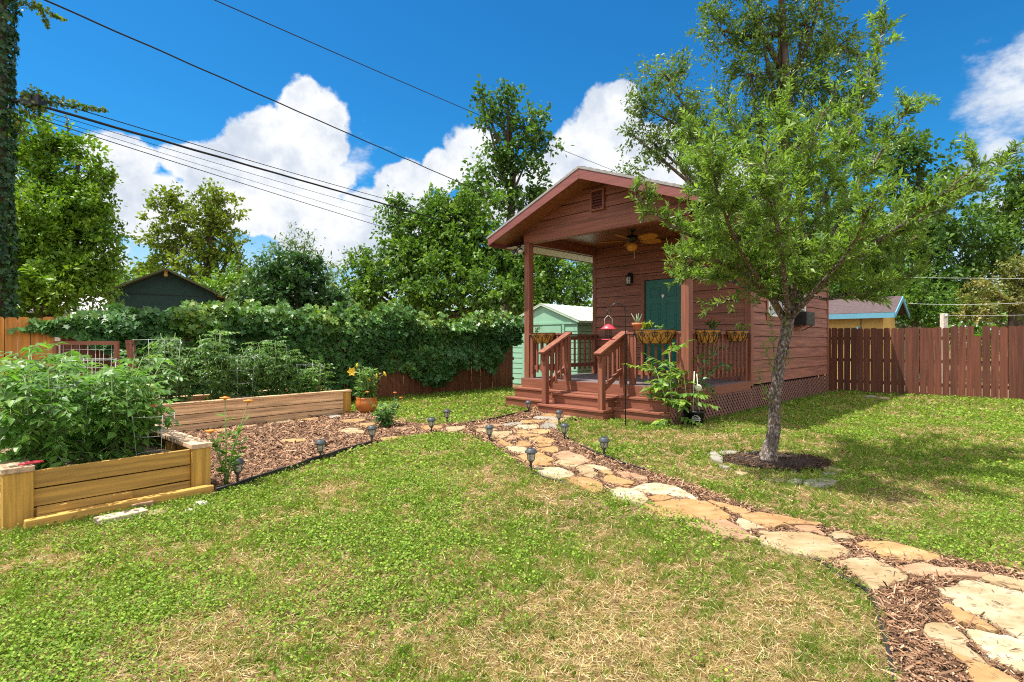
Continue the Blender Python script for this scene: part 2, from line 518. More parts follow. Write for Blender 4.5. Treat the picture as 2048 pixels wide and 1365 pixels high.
# walls
DOOR = (-2.31, -1.42, DZ, 2.70)
mb = MB(); lap_wall(mb, 'y', XL, 0.0, ZB, 3.62, [(DOOR[0] - .09, DOOR[1] + .09, DOOR[2] - .1, DOOR[3] + .09)])
mb.build('front_wall', M['siding_x'], cabin)
SH = MB()
for q in ((XL + .001, DOOR[0] - .09, ZB + .004, 3.6), (DOOR[1] + .09, -.001, ZB + .004, 3.6), (DOOR[0] - .09, DOOR[1] + .09, DOOR[3] + .09, 3.6)): SH.box(q[0], q[1], .003, .03, q[2], q[3])
SH.build('groove_shade_backing', M['dark'], cabin)  # dark sheet that paints shade into the siding grooves
WINS = [(0.86, 1.73, 1.86, 2.72), (2.25, 3.12, 1.86, 2.72)]
mb = MB(); lap_wall(mb, 'x', 0.0, YB, ZB, 3.66, [(w[0] - .02, w[1] + .02, w[2] - .02, w[3] + .02) for w in WINS])
mb.build('side_wall', M['siding_y'], cabin)
SH = MB(); y_ = .031
for w0, w1 in ((WINS[0][0] - .02, WINS[0][1] + .02), (WINS[1][0] - .02, WINS[1][1] + .02), (YB - .001, YB)):
    SH.box(-.03, -.003, y_, w0, ZB + .004, 3.64); y_ = w1
for w in WINS: SH.box(-.03, -.003, w[0] - .02, w[1] + .02, ZB + .004, w[2] - .02); SH.box(-.03, -.003, w[0] - .02, w[1] + .02, w[3] + .02, 3.64)
SH.build('groove_shade_backing', M['dark'], cabin)
MB().box(XL, XL + .05, 0, YB, ZB, 3.6).build('side_wall', M['siding_y'], cabin)
mb = MB(); mb.box(XL + .05, -.02, YB - .05, YB, ZB, 3.6)
mb.add([(XL + .05, YB, 3.6), (-.02, YB, 3.6), (RIDGE_X, YB, 4.3)], [(0, 1, 2)])
mb.build('rear_wall', M['siding_x'], cabin)
mb = MB()                                                                 # room floor and inner darkness
mb.box(XL + .06, -.06, .06, YB - .06, ZB, ZB + .06)
mb.build('floor', M['dark'], cabin)
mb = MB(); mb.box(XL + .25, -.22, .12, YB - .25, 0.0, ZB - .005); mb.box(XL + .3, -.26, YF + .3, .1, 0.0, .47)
mb.build('lattice_shade_block', M['dark'], cabin)  # dark block added as backing, paints the shade behind the lattice
# gable over the beam
mb = MB()
lap_wall(mb, 'y', XL, 0.0, 3.60, 4.36, pitch=0.215, limits=lambda z: (RIDGE_X - max(.02, (4.40 - z) / SL), RIDGE_X + max(.02, (4.40 - z) / SL)))
for i, v in enumerate(mb.v): mb.v[i] = (v[0], v[1] + YF + .07, v[2])
GS = MB(); GS.add([(XL + .1, YF + .073, 3.602), (-.1, YF + .073, 3.602), (RIDGE_X, YF + .073, 4.32)], [(0, 1, 2)]); GS.build('groove_shade_backing', M['dark'], cabin)
mb.build('gable_wall', M['siding_x'], cabin)
# gable vent
vent = MB()
vx, vz, yv = RIDGE_X + .02, 3.98, YF + .03
for x0, x1, z0, z1 in ((-.16, -.12, -.2, .2), (.12, .16, -.2, .2), (-.12, .12, .16, .2), (-.12, .12, -.2, -.16)):
    vent.box(vx + x0, vx + x1, yv - .03, yv + .015, vz + z0, vz + z1)
vo = vent.build('gable_vent', M['red_z'], cabin, 0.004)
lv = MB()
for i in range(6):
    z = vz - .15 + i * .052
    lv.add([(vx - .12, yv - .02, z), (vx + .12, yv - .02, z), (vx + .12, yv + .02, z + .045), (vx - .12, yv + .02, z + .045)], [(0, 1, 2, 3)])
lv.build('louvre', M['trim'], vo)
MB().box(vx - .12, vx + .12, yv + .021, yv + .03, vz - .16, vz + .16).build('vent_screen', M['dark'], vo)
# beams, posts, ceiling
MB().box(XL - .02, .02, YF - .0, YF + .14, 3.39, 3.598).build('beam', M['red_x'], cabin, .006)
mb = MB()
MB().box(XL - .005, XL + .09, YF + .142, -.03, 3.39, 3.598).build('beam', M['red_y'], cabin, .006)
MB().box(-.09, .005, YF + .142, -.03, 3.39, 3.598).build('beam', M['red_y'], cabin, .006)
MB().box(XL + .09, -.09, YF + .142, -.022, 3.60, 3.62).build('porch_ceiling', M['ceiling'], cabin)
PX0, PX1 = XL + .07, -.07
for px_ in (PX0, PX1):
    MB().box(px_ - .07, px_ + .07, YF - .004, YF + .136, DZ, 3.388).build('porch_post', M['red_z'], cabin, .008)
# corner boards
for x0, x1, y0, y1 in ((XL - .025, XL + .07, -.03, -.001), (-.09, .03, -.03, -.001), (.001, .03, .0, .10), (.001, .03, YB - .1, YB), (XL - .025, XL - .001, -.0, .09)):
    MB().box(x0, x1, y0, y1, ZB - .02, 3.4 if y0 < 4 else 3.42).build('corner_board', M['red_z'], cabin, .004)
# roof
Y0, Y1 = YF - .48, YB + .35
mb = MB()
for sgn in (-1, 1):
    xe = RIDGE_X + sgn * (-RIDGE_X + OH)
    p = [(RIDGE_X, RIDGE_Z), (xe, EAVE_Z), (xe, EAVE_Z - .10), (RIDGE_X, RIDGE_Z - .10)]
    vs = [(x, Y0, z) for x, z in p] + [(x, Y1, z) for x, z in p]
    mb.add(vs, [(0, 1, 2, 3), (7, 6, 5, 4), (1, 5, 6, 2), (3, 2, 6, 7)])
roof = mb.build('roof', M['ceiling'], cabin)
# shingle courses
mb = MB(); dr = MB()
for sgn in (-1, 1):
    half = -RIDGE_X + OH + .03
    n = 17
    for i in range(n):
        a, b = i / n, (i + 1) / n
        xa, xb = RIDGE_X + sgn * half * a, RIDGE_X + sgn * half * b
        za, zb = RIDGE_Z + .008 - half * a * SL, RIDGE_Z + .02 - half * b * SL
        mb.add([(xa, Y0 - .03, za), (xb, Y0 - .03, zb), (xb, Y1 + .03, zb), (xa, Y1 + .03, za), (xb, Y0 - .03, zb - .012), (xb, Y1 + .03, zb - .012)], [(0, 1, 2, 3), (1, 4, 5, 2)])
    xe = RIDGE_X + sgn * half
    ze = RIDGE_Z + .004 - half * SL
    dr.add([(RIDGE_X, Y0 - .034, RIDGE_Z + .012), (xe, Y0 - .034, ze + .012), (xe, Y0 - .034, ze - .03), (RIDGE_X, Y0 - .034, RIDGE_Z - .035)], [(0, 3, 2, 1)])
    dr.add([(RIDGE_X, Y0 - .034, RIDGE_Z - .035), (xe, Y0 - .034, ze - .03), (xe, Y0, ze - .03), (RIDGE_X, Y0, RIDGE_Z - .035)], [(0, 1, 2, 3)])
mb.build('shingles', M['shingle'], roof)
dr.build('drip_edge', M['drip'], roof)
for sgn in (-1, 1):                                                      # rake boards and eave fascia
    half = -RIDGE_X + OH
    for yy in (Y0, Y1 - .03):
        p0, p1 = (RIDGE_X, RIDGE_Z - .035), (RIDGE_X + sgn * half, EAVE_Z - .03)
        m2 = MB()
        vs = []
        for y in (yy - .025, yy + .0):
            vs += [(p0[0], y, p0[1]), (p1[0], y, p1[1]), (p1[0], y, p1[1] - .155), (p0[0], y, p0[1] - .185)]
        f = [(0, 3, 2, 1), (4, 5, 6, 7), (0, 1, 5, 4), (1, 2, 6, 5), (2, 3, 7, 6), (3, 0, 4, 7)]
        m2.add(vs, f).build('rake_board', M['trim'], cabin, .004)
    xe = RIDGE_X + sgn * half
    MB().box(min(xe, xe + sgn * .025), max(xe, xe + sgn * .025), Y0, Y1, EAVE_Z - .19, EAVE_Z - .03).build('fascia', M['trim'], cabin, .004)
    xw = XL - .03 if sgn < 0 else .03
    x0, x1 = sorted((xw, xe))
    MB().box(x0, x1, YF + .02, Y1 - .03, 3.375, 3.388).build('soffit', M['soffit'], cabin)
# frieze trims under the rake (inside corner of gable)
# door
mb = MB(); w = .085
mb.box(DOOR[0] - w, DOOR[0], -.04, .0, DZ, DOOR[3] + w); mb.box(DOOR[1], DOOR[1] + w, -.04, .0, DZ, DOOR[3] + w)
mb.box(DOOR[0], DOOR[1], -.04, .0, DOOR[3], DOOR[3] + w)
mb.build('door_frame', M['red_z'], cabin, .004)
MB().box(DOOR[0], DOOR[1], -.035, .03, DZ, DZ + .045).build('threshold', M['black'], cabin)
door = MB().box(DOOR[0] + .012, DOOR[1] - .006, .0, .04, DZ + .05, DOOR[3] - .008).build('door', M['door'], cabin)
MB().box(DOOR[0], DOOR[0] + .012, -.01, .03, DZ + .045, DOOR[3]).build('door_gap', M['black'], door)
cx = (DOOR[0] + DOOR[1]) / 2
for sx in (-1, 1):
    for z0, z1 in ((.17, .78), (.92, 1.55), (1.68, 1.9)):
        xm = cx + sx * .19
        p = MB()
        a0, a1, b0, b1 = xm - .13, xm + .13, DZ + .05 + z0, DZ + .05 + z1
        for t, y in ((.0, -.008),):
            for q in ((a0, a1, b0, b0 + .018), (a0, a1, b1 - .018, b1), (a0, a0 + .018, b0 + .018, b1 - .018), (a1 - .018, a1, b0 + .018, b1 - .018)):
                p.box(q[0], q[1], y, .0, q[2], q[3])
        p.box(a0 + .045, a1 - .045, -.006, .0, b0 + .045, b1 - .045)
        p.build('door_panel', M['door'], door, .004)
k = MB(); k.ball((DOOR[0] + .07, -.055, DZ + 1.0), .03); k.tube([(DOOR[0] + .07, -.05, DZ + 1.0), (DOOR[0] + .07, 0, DZ + 1.0)], .014)
k.build('door_knob', M['steel'], door)
k = MB(); k.add([(cx - .03, -.012, 2.36), (cx + .03, -.012, 2.36), (cx + .03, -.012, 2.33), (cx, -.012, 2.28), (cx - .03, -.012, 2.33),
                 (cx - .03, 0, 2.36), (cx + .03, 0, 2.36), (cx + .03, 0, 2.33), (cx, 0, 2.28), (cx - .03, 0, 2.33)],
                [(0, 4, 3, 2, 1), (0, 1, 6, 5), (1, 2, 7, 6), (2, 3, 8, 7), (3, 4, 9, 8), (4, 0, 5, 9)])
k.build('door_knocker', M['white'], door)
# windows in the side wall (plane x = 0)
for wi, (y0, y1, z0, z1) in enumerate(WINS):
    fr = MB(); t = .045
    fr.box(.0, .035, y0, y0 + t, z0, z1); fr.box(.0, .035, y1 - t, y1, z0, z1)
    fr.box(.0, .035, y0 + t, y1 - t, z0, z0 + t); fr.box(.0, .035, y0 + t, y1 - t, z1 - t, z1)
    zm = (z0 + z1) / 2
    fr.box(.002, .03, y0 + t, y1 - t, zm - .018, zm + .018)
    wo = fr.build('window', M['white'], cabin, .004)
    MB().box(.008, .012, y0 + t, y1 - t, z0 + t, z1 - t).build('pane', M['pane'] if wi else M['blind'], wo)
    g = MB()
    for i in (1, 2): g.box(.012, .018, y0 + t + (y1 - y0 - 2 * t) * i / 3 - .007, y0 + t + (y1 - y0 - 2 * t) * i / 3 + .007, z0 + t, z1 - t)
    for z in ((z0 + zm) / 2, (z1 + zm) / 2): g.box(.0125, .0185, y0 + t, y1 - t, z - .007, z + .007)
    g.build('muntin', M['white'], wo)
    tr = MB(); q = .085
    tr.box(.018, .032, y0 - q, y0 - .002, z0 - q, z1 + q); tr.box(.018, .032, y1 + .002, y1 + q, z0 - q, z1 + q)
    tr.box(.018, .032, y0 - .002, y1 + .002, z0 - q, z0 - .002); tr.box(.018, .032, y0 - .002, y1 + .002, z1 + .002, z1 + q)
    tr.build('window_trim', M['red_y'], wo, .003)
ac = thing('air_conditioner', 'black window air conditioner jutting from the second side window', 'air conditioner', cab(0, 2.27, 1.70), R(YAW))
MB().box(.034, .30, .05, .60, .0, .30).build('casing', M['nursery'], ac, .012)
g = MB()
for i in range(9): g.box(.30, .306, .08, .57, .03 + i * .027, .042 + i * .027)
g.build('grille', M['black'], ac)
g = MB(); g.beam((.035, .1, -.12), (.26, .1, -.002), .02, .02); g.beam((.035, .55, -.12), (.26, .55, -.002), .02, .02)
g.build('bracket', M['red_y'], ac)

# deck
mb = MB(); n = 17; bw = (YF * -1 - .0) / n
for i in range(n):
    mb.box(XL - .03, .02, YF - .03 + i * bw + .004, YF - .03 + (i + 1) * bw - .004, DZ - .035, DZ)
mb.build('deck', M['deck'], cabin)
rim = MB(); rim.box(XL - .03, .02, YF - .045, YF - .031, DZ - .19, DZ - .006)
rim.box(.021, .04, YF - .045, -.05, DZ - .16, DZ - .004); rim.box(XL - .05, XL - .031, YF - .045, -.05, DZ - .16, DZ - .004)
rim.build('deck_rim', M['red_x'], cabin, .004)
# wrap-around steps and the wider centre steps: every tread with its riser is one part
for (x0, x1, y0, y1, z0, z1) in ((XL - .14, -.12, -2.83, -2.645, .0, .2), (XL - .06, -.10, -2.64, -2.466, .0, .39)):
    mb = MB(); mb.box(x0, x1, y0, y1, z0, z1 - .042); mb.box(x0 - .015, x1 + .015, y0 - .02, y1 - .002, z1 - .04, z1)
    mb.build('step', M['red_x'], cabin, .006)
for (x0, x1, y0, y1, z0, z1) in ((-2.66, -1.17, -3.13, -2.855, .0, .175), (-2.56, -1.27, -2.85, -2.665, .18, .365)):
    mb = MB(); mb.box(x0, x1, y0, y1, z0, z1 - .042); mb.box(x0 - .012, x1 + .012, y0 - .02, y1 - .001, z1 - .04, z1)
    mb.build('step', M['red_x'], cabin, .006)
MB().box(-2.5, -1.3, -2.462, -2.45, .392, DZ - .002).build('riser', M['red_x'], cabin)

# railings
RT, RB = DZ + .93, DZ + .22


def railing(p, q, n, posts=()):
    p, q = Vector(p), Vector(q)
    d = (q - p).normalized()
    ax = 'red_x' if abs(d.x) > abs(d.y) else 'red_y'
    mb = MB()
    mb.beam(p + Vector((0, 0, RT - .02)), q + Vector((0, 0, RT - .02)), .13, .038)
    ro = mb.build('railing', M[ax], cabin, .004)
    MB().beam(p + Vector((0, 0, RT - .09)), q + Vector((0, 0, RT - .09)), .038, .088).build('rail_board', M[ax], ro, .003)
    MB().beam(p + Vector((0, 0, RB)), q + Vector((0, 0, RB)), .04, .09).build('bottom_rail', M[ax], ro, .003)
    side = Vector((-d.y, d.x, 0)) * .039
    for i in range(n):
        c = p + (q - p) * ((i + .5) / n) - side * .98
        MB().box(c.x - .018, c.x + .018, c.y - .018, c.y + .018, RB - .1, RT - .045).build('baluster', M['red_z'], ro)
    for c in posts:
        MB().box(c[0] - .045, c[0] + .045, c[1] - .045, c[1] + .045, DZ, RT - .04).build('railing_post', M['red_z'], ro, .004)


yr = YF + .066
railing((PX0 + .072, yr, 0), (-2.60, yr, 0), 7, [(PX0 + .12, yr)])
railing((-1.22, yr, 0), (PX1 - .072, yr, 0), 8, [(-1.10, yr), (PX1 - .12, yr)])
railing((PX1, YF + .14, 0), (PX1, -.035, 0), 13, [(PX1, -.085)])
railing((PX0, YF + .14, 0), (PX0, -.035, 0), 12, [(PX0, -.085)])
for xs, nm in ((-2.56, 0), (-1.27, 1)):                                   # stair rails
    yb, yt = -3.04, YF + .02
    st = MB()
    a, b = Vector((xs, yb - .13, RT - .385)), Vector((xs, yt + .06, RT + .005))
    st.beam(a, b, .15, .042)
    so = st.build('stair_rail', M['red_y'], cabin, .005)
    lo = MB(); off = Vector((0, 0, -.105))
    lo.beam(a + off + (b - a) * .04, b + off, .04, .12)
    lo.build('rail_board', M['red_y'], so, .003)
    lo = MB(); lo.beam((xs, yb, .50), (xs, yt, .86), .045, .09)
    lo.build('bottom_rail', M['red_y'], so, .004)
    MB().box(xs - .05, xs + .05, yb - .05, yb + .05, .0 if nm else .176, RT - .425).build('newel_post', M['red_z'], so, .006)
    MB().box(xs - .055, xs + .055, yt - .055, yt + .055, .40, RT - .06).build('newel_post', M['red_z'], so, .006)
    for i in range(4):
        f = (i + .9) / 4.7
        y = yb + (yt - yb) * f
        x = xs + (.042 if nm == 0 else -.042)
        MB().box(x - .018, x + .018, y - .018, y + .018, .40 + .36 * f, RT - .41 + .36 * f).build('baluster', M['red_z'], so)


# lattice skirts
def lattice(p, u, width, z0, z1, out):
    mb = MB()
    p, u, out = Vector(p), Vector(u), Vector(out)
    sp, w = .105, .036
    hgt = z1 - z0
    for layer, sg in ((0, 1), (1, -1)):
        o = out * (.006 + .008 * layer)
        c = -hgt if sg > 0 else 0
        while c < width + hgt:
            # strip line: s = c + sg*t for t in [0,hgt]
            t0, t1 = 0.0, hgt
            s0, s1 = c, c + sg * hgt
            for _ in range(2):
                if sg > 0:
                    if s0 < 0: t0 += -s0; s0 = 0
                    if s1 > width: t1 -= s1 - width; s1 = width
                else:
                    if s0 > width: t0 += s0 - width; s0 = width
                    if s1 < 0: t1 -= -s1; s1 = 0
            if t1 - t0 > .02:
                mb.beam(p + u * s0 + Vector((0, 0, z0 + t0)) + o, p + u * s1 + Vector((0, 0, z0 + t1)) + o, .007, w, up=tuple(u)) if False else \
                    mb.beam(p + u * s0 + Vector((0, 0, z0 + t0)) + o, p + u * s1 + Vector((0, 0, z0 + t1)) + o, w, .007, up=tuple(out))
            c += sp
    return mb


lattice((.03, YF - .04, 0), (0, 1, 0), -YF + .04, .0, DZ - .165, (1, 0, 0)).build('lattice', M['lattice'], cabin)
lattice((.012, .0, 0), (0, 1, 0), YB, .0, ZB - .03, (1, 0, 0)).build('lattice', M['lattice'], cabin)
mb = lattice((-.105, -2.83, 0), (0, 1, 0), .40, .0, .34, (1, 0, 0)); mb.build('lattice', M['lattice'], cabin)

# ceiling fan
fc = cab(RIDGE_X, YF / 2, 3.60)
fan = thing('ceiling_fan', 'ceiling fan with ochre leaf blades and amber globe under porch roof', 'ceiling fan', fc, R(15))
mb = MB(); mb.lathe([(.07, 0), (.07, -.015), (.03, -.05), (.014, -.055), (.014, -.12)], n=16); mb.build('canopy', M['black'], fan)
mb = MB(); mb.lathe([(.02, -.11), (.09, -.12), (.115, -.15), (.115, -.21), (.07, -.235), (.055, -.26), (.055, -.275)], n=20); mb.build('motor', M['black'], fan)
mb = MB(); mb.lathe([(.05, -.27), (.085, -.29), (.108, -.33), (.108, -.36), (.085, -.41), (.045, -.435), (.005, -.44)], n=20); mb.build('lamp_globe', M['amber'], fan)
for i in range(5):
    a = 2 * math.pi * i / 5
    d, sdir = Vector((math.cos(a), math.sin(a), 0)), Vector((-math.sin(a), math.cos(a), 0))
    ol = []
    for t, w in ((.18, .03), (.24, .065), (.34, .09), (.46, .098), (.56, .085), (.63, .05), (.655, .012)):
        ol.append((t, w))
    pts = [(t, w) for t, w in ol] + [(t, -w) for t, w in reversed(ol)]
    vs = []
    for z in (0, -.009):
        for t, w in pts: vs.append(d * t + sdir * w + Vector((0, 0, -.205 + z - w * .34)))
    n = len(pts)
    mb = MB(); mb.add(vs, [tuple(range(n)), tuple(range(2 * n - 1, n - 1, -1))] + [(j, n + j, n + (j + 1) % n, (j + 1) % n) for j in range(n)])
    bo = mb.build('blade', M['amber'], fan)
    MB().beam(d * .09 + Vector((0, 0, -.2)), d * .24 + Vector((0, 0, -.213)), .03, .01).build('blade_arm', M['black'], bo)
mb = MB(); mb.tube([(.05, .0, -.27), (.05, 0, -.56)], .003, 5); mb.ball((.05, 0, -.57), .012, 8, 6); mb.build('pull_chain', M['steel'], fan)

# porch lantern
ln = thing('wall_lantern', 'small dark metal wall lantern with glass beside the green door', 'wall lantern', cab(-2.66, -.02, 2.70), R(YAW))
mb = MB(); mb.box(-.05, .05, -.02, -.0, -.04, .2); mb.tube([(0, -.02, .16), (0, -.07, .2), (0, -.11, .17)], .01, 8); mb.build('bracket', M['black'], ln)
mb = MB(); mb.lathe([(.075, .10), (.05, .14), (.02, .165), (.01, .18)], (0, -.11, 0), 10); mb.lathe([(.02, -.09), (.05, -.075), (.055, -.06)], (0, -.11, 0), 10)
for i in range(6):
    t = 2 * math.pi * i / 6
    mb.tube([(.053 * math.cos(t), -.11 + .053 * math.sin(t), -.065), (.064 * math.cos(t), -.11 + .064 * math.sin(t), .105)], .005, 5)
mb.build('cage', M['black'], ln)
MB().lathe([(.045, -.06), (.056, .10)], (0, -.11, 0), 12).build('glass', M['clear'], ln)
# flood light under the left eave corner
fl = thing('flood_light', 'twin head security flood light under the left porch eave', 'flood light', cab(XL - .10, YF - .06, 3.375), R(YAW))
mb = MB(); mb.lathe([(.055, 0), (.055, -.025), (.03, -.04)], n=14); mb.build('base', M['black'], fl)
for sx in (-1, 1):
    mb = MB()
    mb.tube([(0, 0, -.03), (sx * .06, -.02, -.08), (sx * .09, -.03, -.10)], .012, 6)
    mb.tube([(sx * .07, -.02, -.08), (sx * .10, -.05, -.13), (sx * .125, -.08, -.165)], [.03, .045, .062], 12)
    ho = mb.build('lamp_head', M['cap'], fl)
    mb = MB(); mb.tube([(sx * .125, -.08, -.165), (sx * .128, -.083, -.169)], .054, 12); mb.build('lens', M['clear'], ho)


# hanging half-bowl planters with scroll wire
def planter(label, loc, rz, w, d, h):
    t = thing('railing_planter', label, 'planter', loc, rz, 'coco lined planters hung on the porch rails')

    def S(th, v, off=0.0):
        k = math.sqrt(max(0, 1 - (v * .93) ** 2)) * .75 + .25 * (1 - v)
        if v > .98: k = .3
        ww, dd = w / 2 * (.45 + .55 * k), d * (.35 + .65 * k)
        return Vector((-math.cos(th) * (ww + off), -math.sin(th) * (dd + off) - .005, -v * h))
    mb = MB(); nth, nv = 22, 8
    vs = [S(math.pi * i / nth, j / nv) for j in range(nv + 1) for i in range(nth + 1)]
    fs = [(j * (nth + 1) + i, (j + 1) * (nth + 1) + i, (j + 1) * (nth + 1) + i + 1, j * (nth + 1) + i + 1) for j in range(nv) for i in range(nth)]
    mb.add(vs, fs, True)
    mb.add([S(math.pi * i / nth, 1) for i in range(nth + 1)], [tuple(range(nth + 1))])
    mb.add([(-w / 2, 0, 0), (w / 2, 0, 0), (w / 2 * .5, 0, -h), (-w / 2 * .5, 0, -h)], [(0, 1, 2, 3)])
    mb.build('liner', M['coco'], t)
    mb = MB(); mb.add([S(math.pi * i / nth, .12) for i in range(nth + 1)], [tuple(range(nth + 1))]); mb.build('soil', M['soil'], t)
    fr = MB()
    fr.tube([S(math.pi * i / 20, 0, .006) for i in range(21)], .008, 6)
    fr.tube([(-w / 2, .004, 0), (w / 2, .004, 0)], .006, 6)
    fr.tube([S(math.pi * i / 20, .97, .006) for i in range(21)], .005, 5)
    fr.build('wire_frame', M['black'], t)
    nh = max(3, int(round(w / .16)))
    sc = MB()
    for i in range(nh):
        tc = math.pi * (i + .5) / nh
        for sg in (-1, 1):
            pts = []
            for kx in range(19):
                a = kx / 18
                ang = a * 2 * math.pi * 1.15
                r = .36 * (1 - .72 * a)
                pts.append(S(min(math.pi, max(0, tc + sg * math.pi / nh * (.04 + .40 - r * math.cos(ang) * 1.05))), min(.95, max(.06, .36 - .62 * r * math.sin(ang)))  , .006))
            base = [S(tc + sg * math.pi / nh * .03, .95, .006), S(tc + sg * math.pi / nh * .05, .68, .006), S(tc + sg * math.pi / nh * .06, .5, .006)]
            sc.tube(base + pts, .0042, 5)
        for sg in (-1, 1):
            sc.tube([S(tc, .95, .006), S(tc + sg * math.pi / nh * .3, .72, .006), S(tc + sg * math.pi / nh * .49, .3, .006), S(tc + sg * math.pi / nh * .49, .02, .006)], .004, 5)
    sc.build('scroll_wire', M['black'], t)
    return t


def cabrz(a): return R(YAW + a)


planter('coco planter left of the porch steps, holding sparse pale pink flowers', cab(-3.17, YF - .002, RT - .0), cabrz(0), .62, .2, .21)
planter('widest coco planter, bright orange, hung before the green door', cab(-.62, YF - .002, RT + .03), cabrz(0), .80, .22, .24)
planter('coco planter with red flowers, next to the right porch post', cab(PX1 + .07, -1.83, RT + .03), cabrz(90), .74, .2, .23)
planter('coco planter nearest the cabin wall, holding small yellow green plants', cab(PX1 + .07, -.66, RT + .03), cabrz(90), .78, .2, .2)


# small potted and planted things on the porch
def sprig(name, label, cat, base, h, r, n, ll, lw, stops, mat='leaf', nst=6, flowers=0, fmat=None, fs=.02, group=None, up=.5, parent=None):
    t = thing(name, label, cat, base, 0, group)
    st = MB(); C, D = [], []
    tips = []
    for i in range(nst):
        a = random.uniform(0, 2 * math.pi); rr = r * math.sqrt(random.random())
        tip = Vector((math.cos(a) * rr, math.sin(a) * rr, h * random.uniform(.6, 1)))
        mid = tip * .5 + Vector((0, 0, h * .12))
        st.tube([(math.cos(a) * r * .15, math.sin(a) * r * .15, 0), mid, tip], [.004, .003, .002], 5)
        tips.append(tip)
        for j in range(max(1, n // nst)):
            f = random.uniform(.25, 1.02)
            C.append((mid * f * 2 if f < .5 else mid + (tip - mid) * (f * 2 - 1)) + Vector((random.gauss(0, .01), random.gauss(0, .01), 0)))
            aa = random.uniform(0, 2 * math.pi)
            D.append((math.cos(aa), math.sin(aa), random.uniform(-.3, .9) * up * 2))
    st.build('stem', M['stem'], t)
    C = np.array([tuple(c) for c in C]); D = np.array(D)
    nn = len(C)
    leaf_cloud('leaves', C, D, randdirs(nn, 1.2), ll * RNG.uniform(.6, 1.15, nn), lw * RNG.uniform(.7, 1.2, nn), leafcols(nn, stops), T_LEAF, M[mat], t)
    if flowers:
        fb = MB()
        for i in range(flowers):
            c = random.choice(tips) + Vector((random.gauss(0, .02), random.gauss(0, .02), random.uniform(0, .03)))
            for k_ in range(5):
                a = 2 * math.pi * k_ / 5 + i
                fb.add([c, c + Vector((math.cos(a - .4) * fs, math.sin(a - .4) * fs, fs * .4)), c + Vector((math.cos(a) * fs * 1.3, math.sin(a) * fs * 1.3, fs * .5)), c + Vector((math.cos(a + .4) * fs, math.sin(a + .4) * fs, fs * .4))], [(0, 1, 2, 3)])
        fb.build('flowers', M[fmat], t)
    return t


G1 = [(.03, .09, .012), (.06, .15, .02), (.11, .22, .035)]
G2 = [(.05, .13, .015), (.11, .24, .03), (.20, .32, .05)]
GY = [(.10, .20, .02), (.22, .33, .04), (.36, .42, .06)]
sprig('geranium', 'sparse geranium with pale pink blooms left of the porch steps', 'flowering plant', cab(-3.28, YF - .10, RT - .03), .20, .13, 40, .045, .03, G1, flowers=10, fmat='flower_red', fs=.013)
sprig('geranium', 'yellow green bedding plant beside the potted aloe on the porch', 'flowering plant', cab(-.72, YF - .11, RT - .0), .17, .15, 130, .055, .04, GY, nst=10, flowers=5, fmat='flower_yellow', fs=.015)
sprig('geranium', 'small green seedling at the right end of widest coco planter', 'flowering plant', cab(-.46, YF - .11, RT), .11, .1, 26, .045, .03, G2)
sprig('geranium', 'bright red geranium in the planter by the right porch post', 'flowering plant', cab(.10, -1.78, RT), .24, .13, 110, .05, .035, G1, nst=9, flowers=20, fmat='flower_red', fs=.018)
sprig('geranium', 'low yellow green plant in the planter nearest the cabin wall', 'flowering plant', cab(.10, -.58, RT), .16, .14, 90, .05, .03, GY, nst=8)
sprig('dried_plant', 'dry grey twigs in the planter nearest the cabin wall', 'dried plant', cab(.10, -.84, RT), .19, .09, 24, .03, .008, [(.30, .25, .18), (.42, .36, .28)], nst=9)
pot = thing('flower_pot', 'terracotta pot holding an aloe on the porch railing', 'flower pot', cab(-.98, YF + .03, RT), 0)
mb = MB(); mb.lathe([(.062, 0), (.082, .11), (.095, .112), (.098, .155), (.086, .155), (.08, .125), (.005, .125)], n=24); mb.build('pot', M['terra'], pot)
mb = MB(); mb.lathe([(.079, .126), (.001, .130)], n=16); mb.build('soil', M['soil'], pot)
al = thing('aloe', 'spiky pale green aloe in terracotta pot on the railing', 'succulent', cab(-.98, YF + .03, RT + .128))
mb = MB()
for i, (a, lean, L) in enumerate(((0.3, .10, .20), (1.5, .5, .19), (2.9, .55, .20), (4.2, .35, .15), (5.3, .6, .18), (3.6, .15, .17))):
    d = Vector((math.cos(a), math.sin(a), 0))
    mb.tube([d * .01, d * (L * lean * .5) + Vector((0, 0, L * .5)), d * (L * lean) + Vector((0, 0, L))], [.012, .010, .002], 6)
mb.build('leaves', pmat('aloe_skin', (.20, .32, .18), (.30, .42, .24), (12, 12, 12), .5), al)
bx = thing('planter_box', 'white and grey square planter on the porch floor by the door', 'planter box', cab(-2.62, -.16, DZ), cabrz(0))
mb = MB()
for q in ((-.09, .09, -.09, -.075), (-.09, .09, .075, .09), (-.09, -.075, -.075, .075), (.075, .09, -.075, .075)): mb.box(q[0], q[1], q[2], q[3], .0, .25)
mb.build('box', M['limestone'], bx, .003)
MB().box(-.075, .075, -.075, .075, .01, .235).build('soil', M['soil'], bx)
sprig('potted_herb', 'small leafy herb in the white square porch planter', 'potted plant', cab(-2.62, -.16, DZ + .235), .22, .08, 60, .06, .03, G1, nst=6)

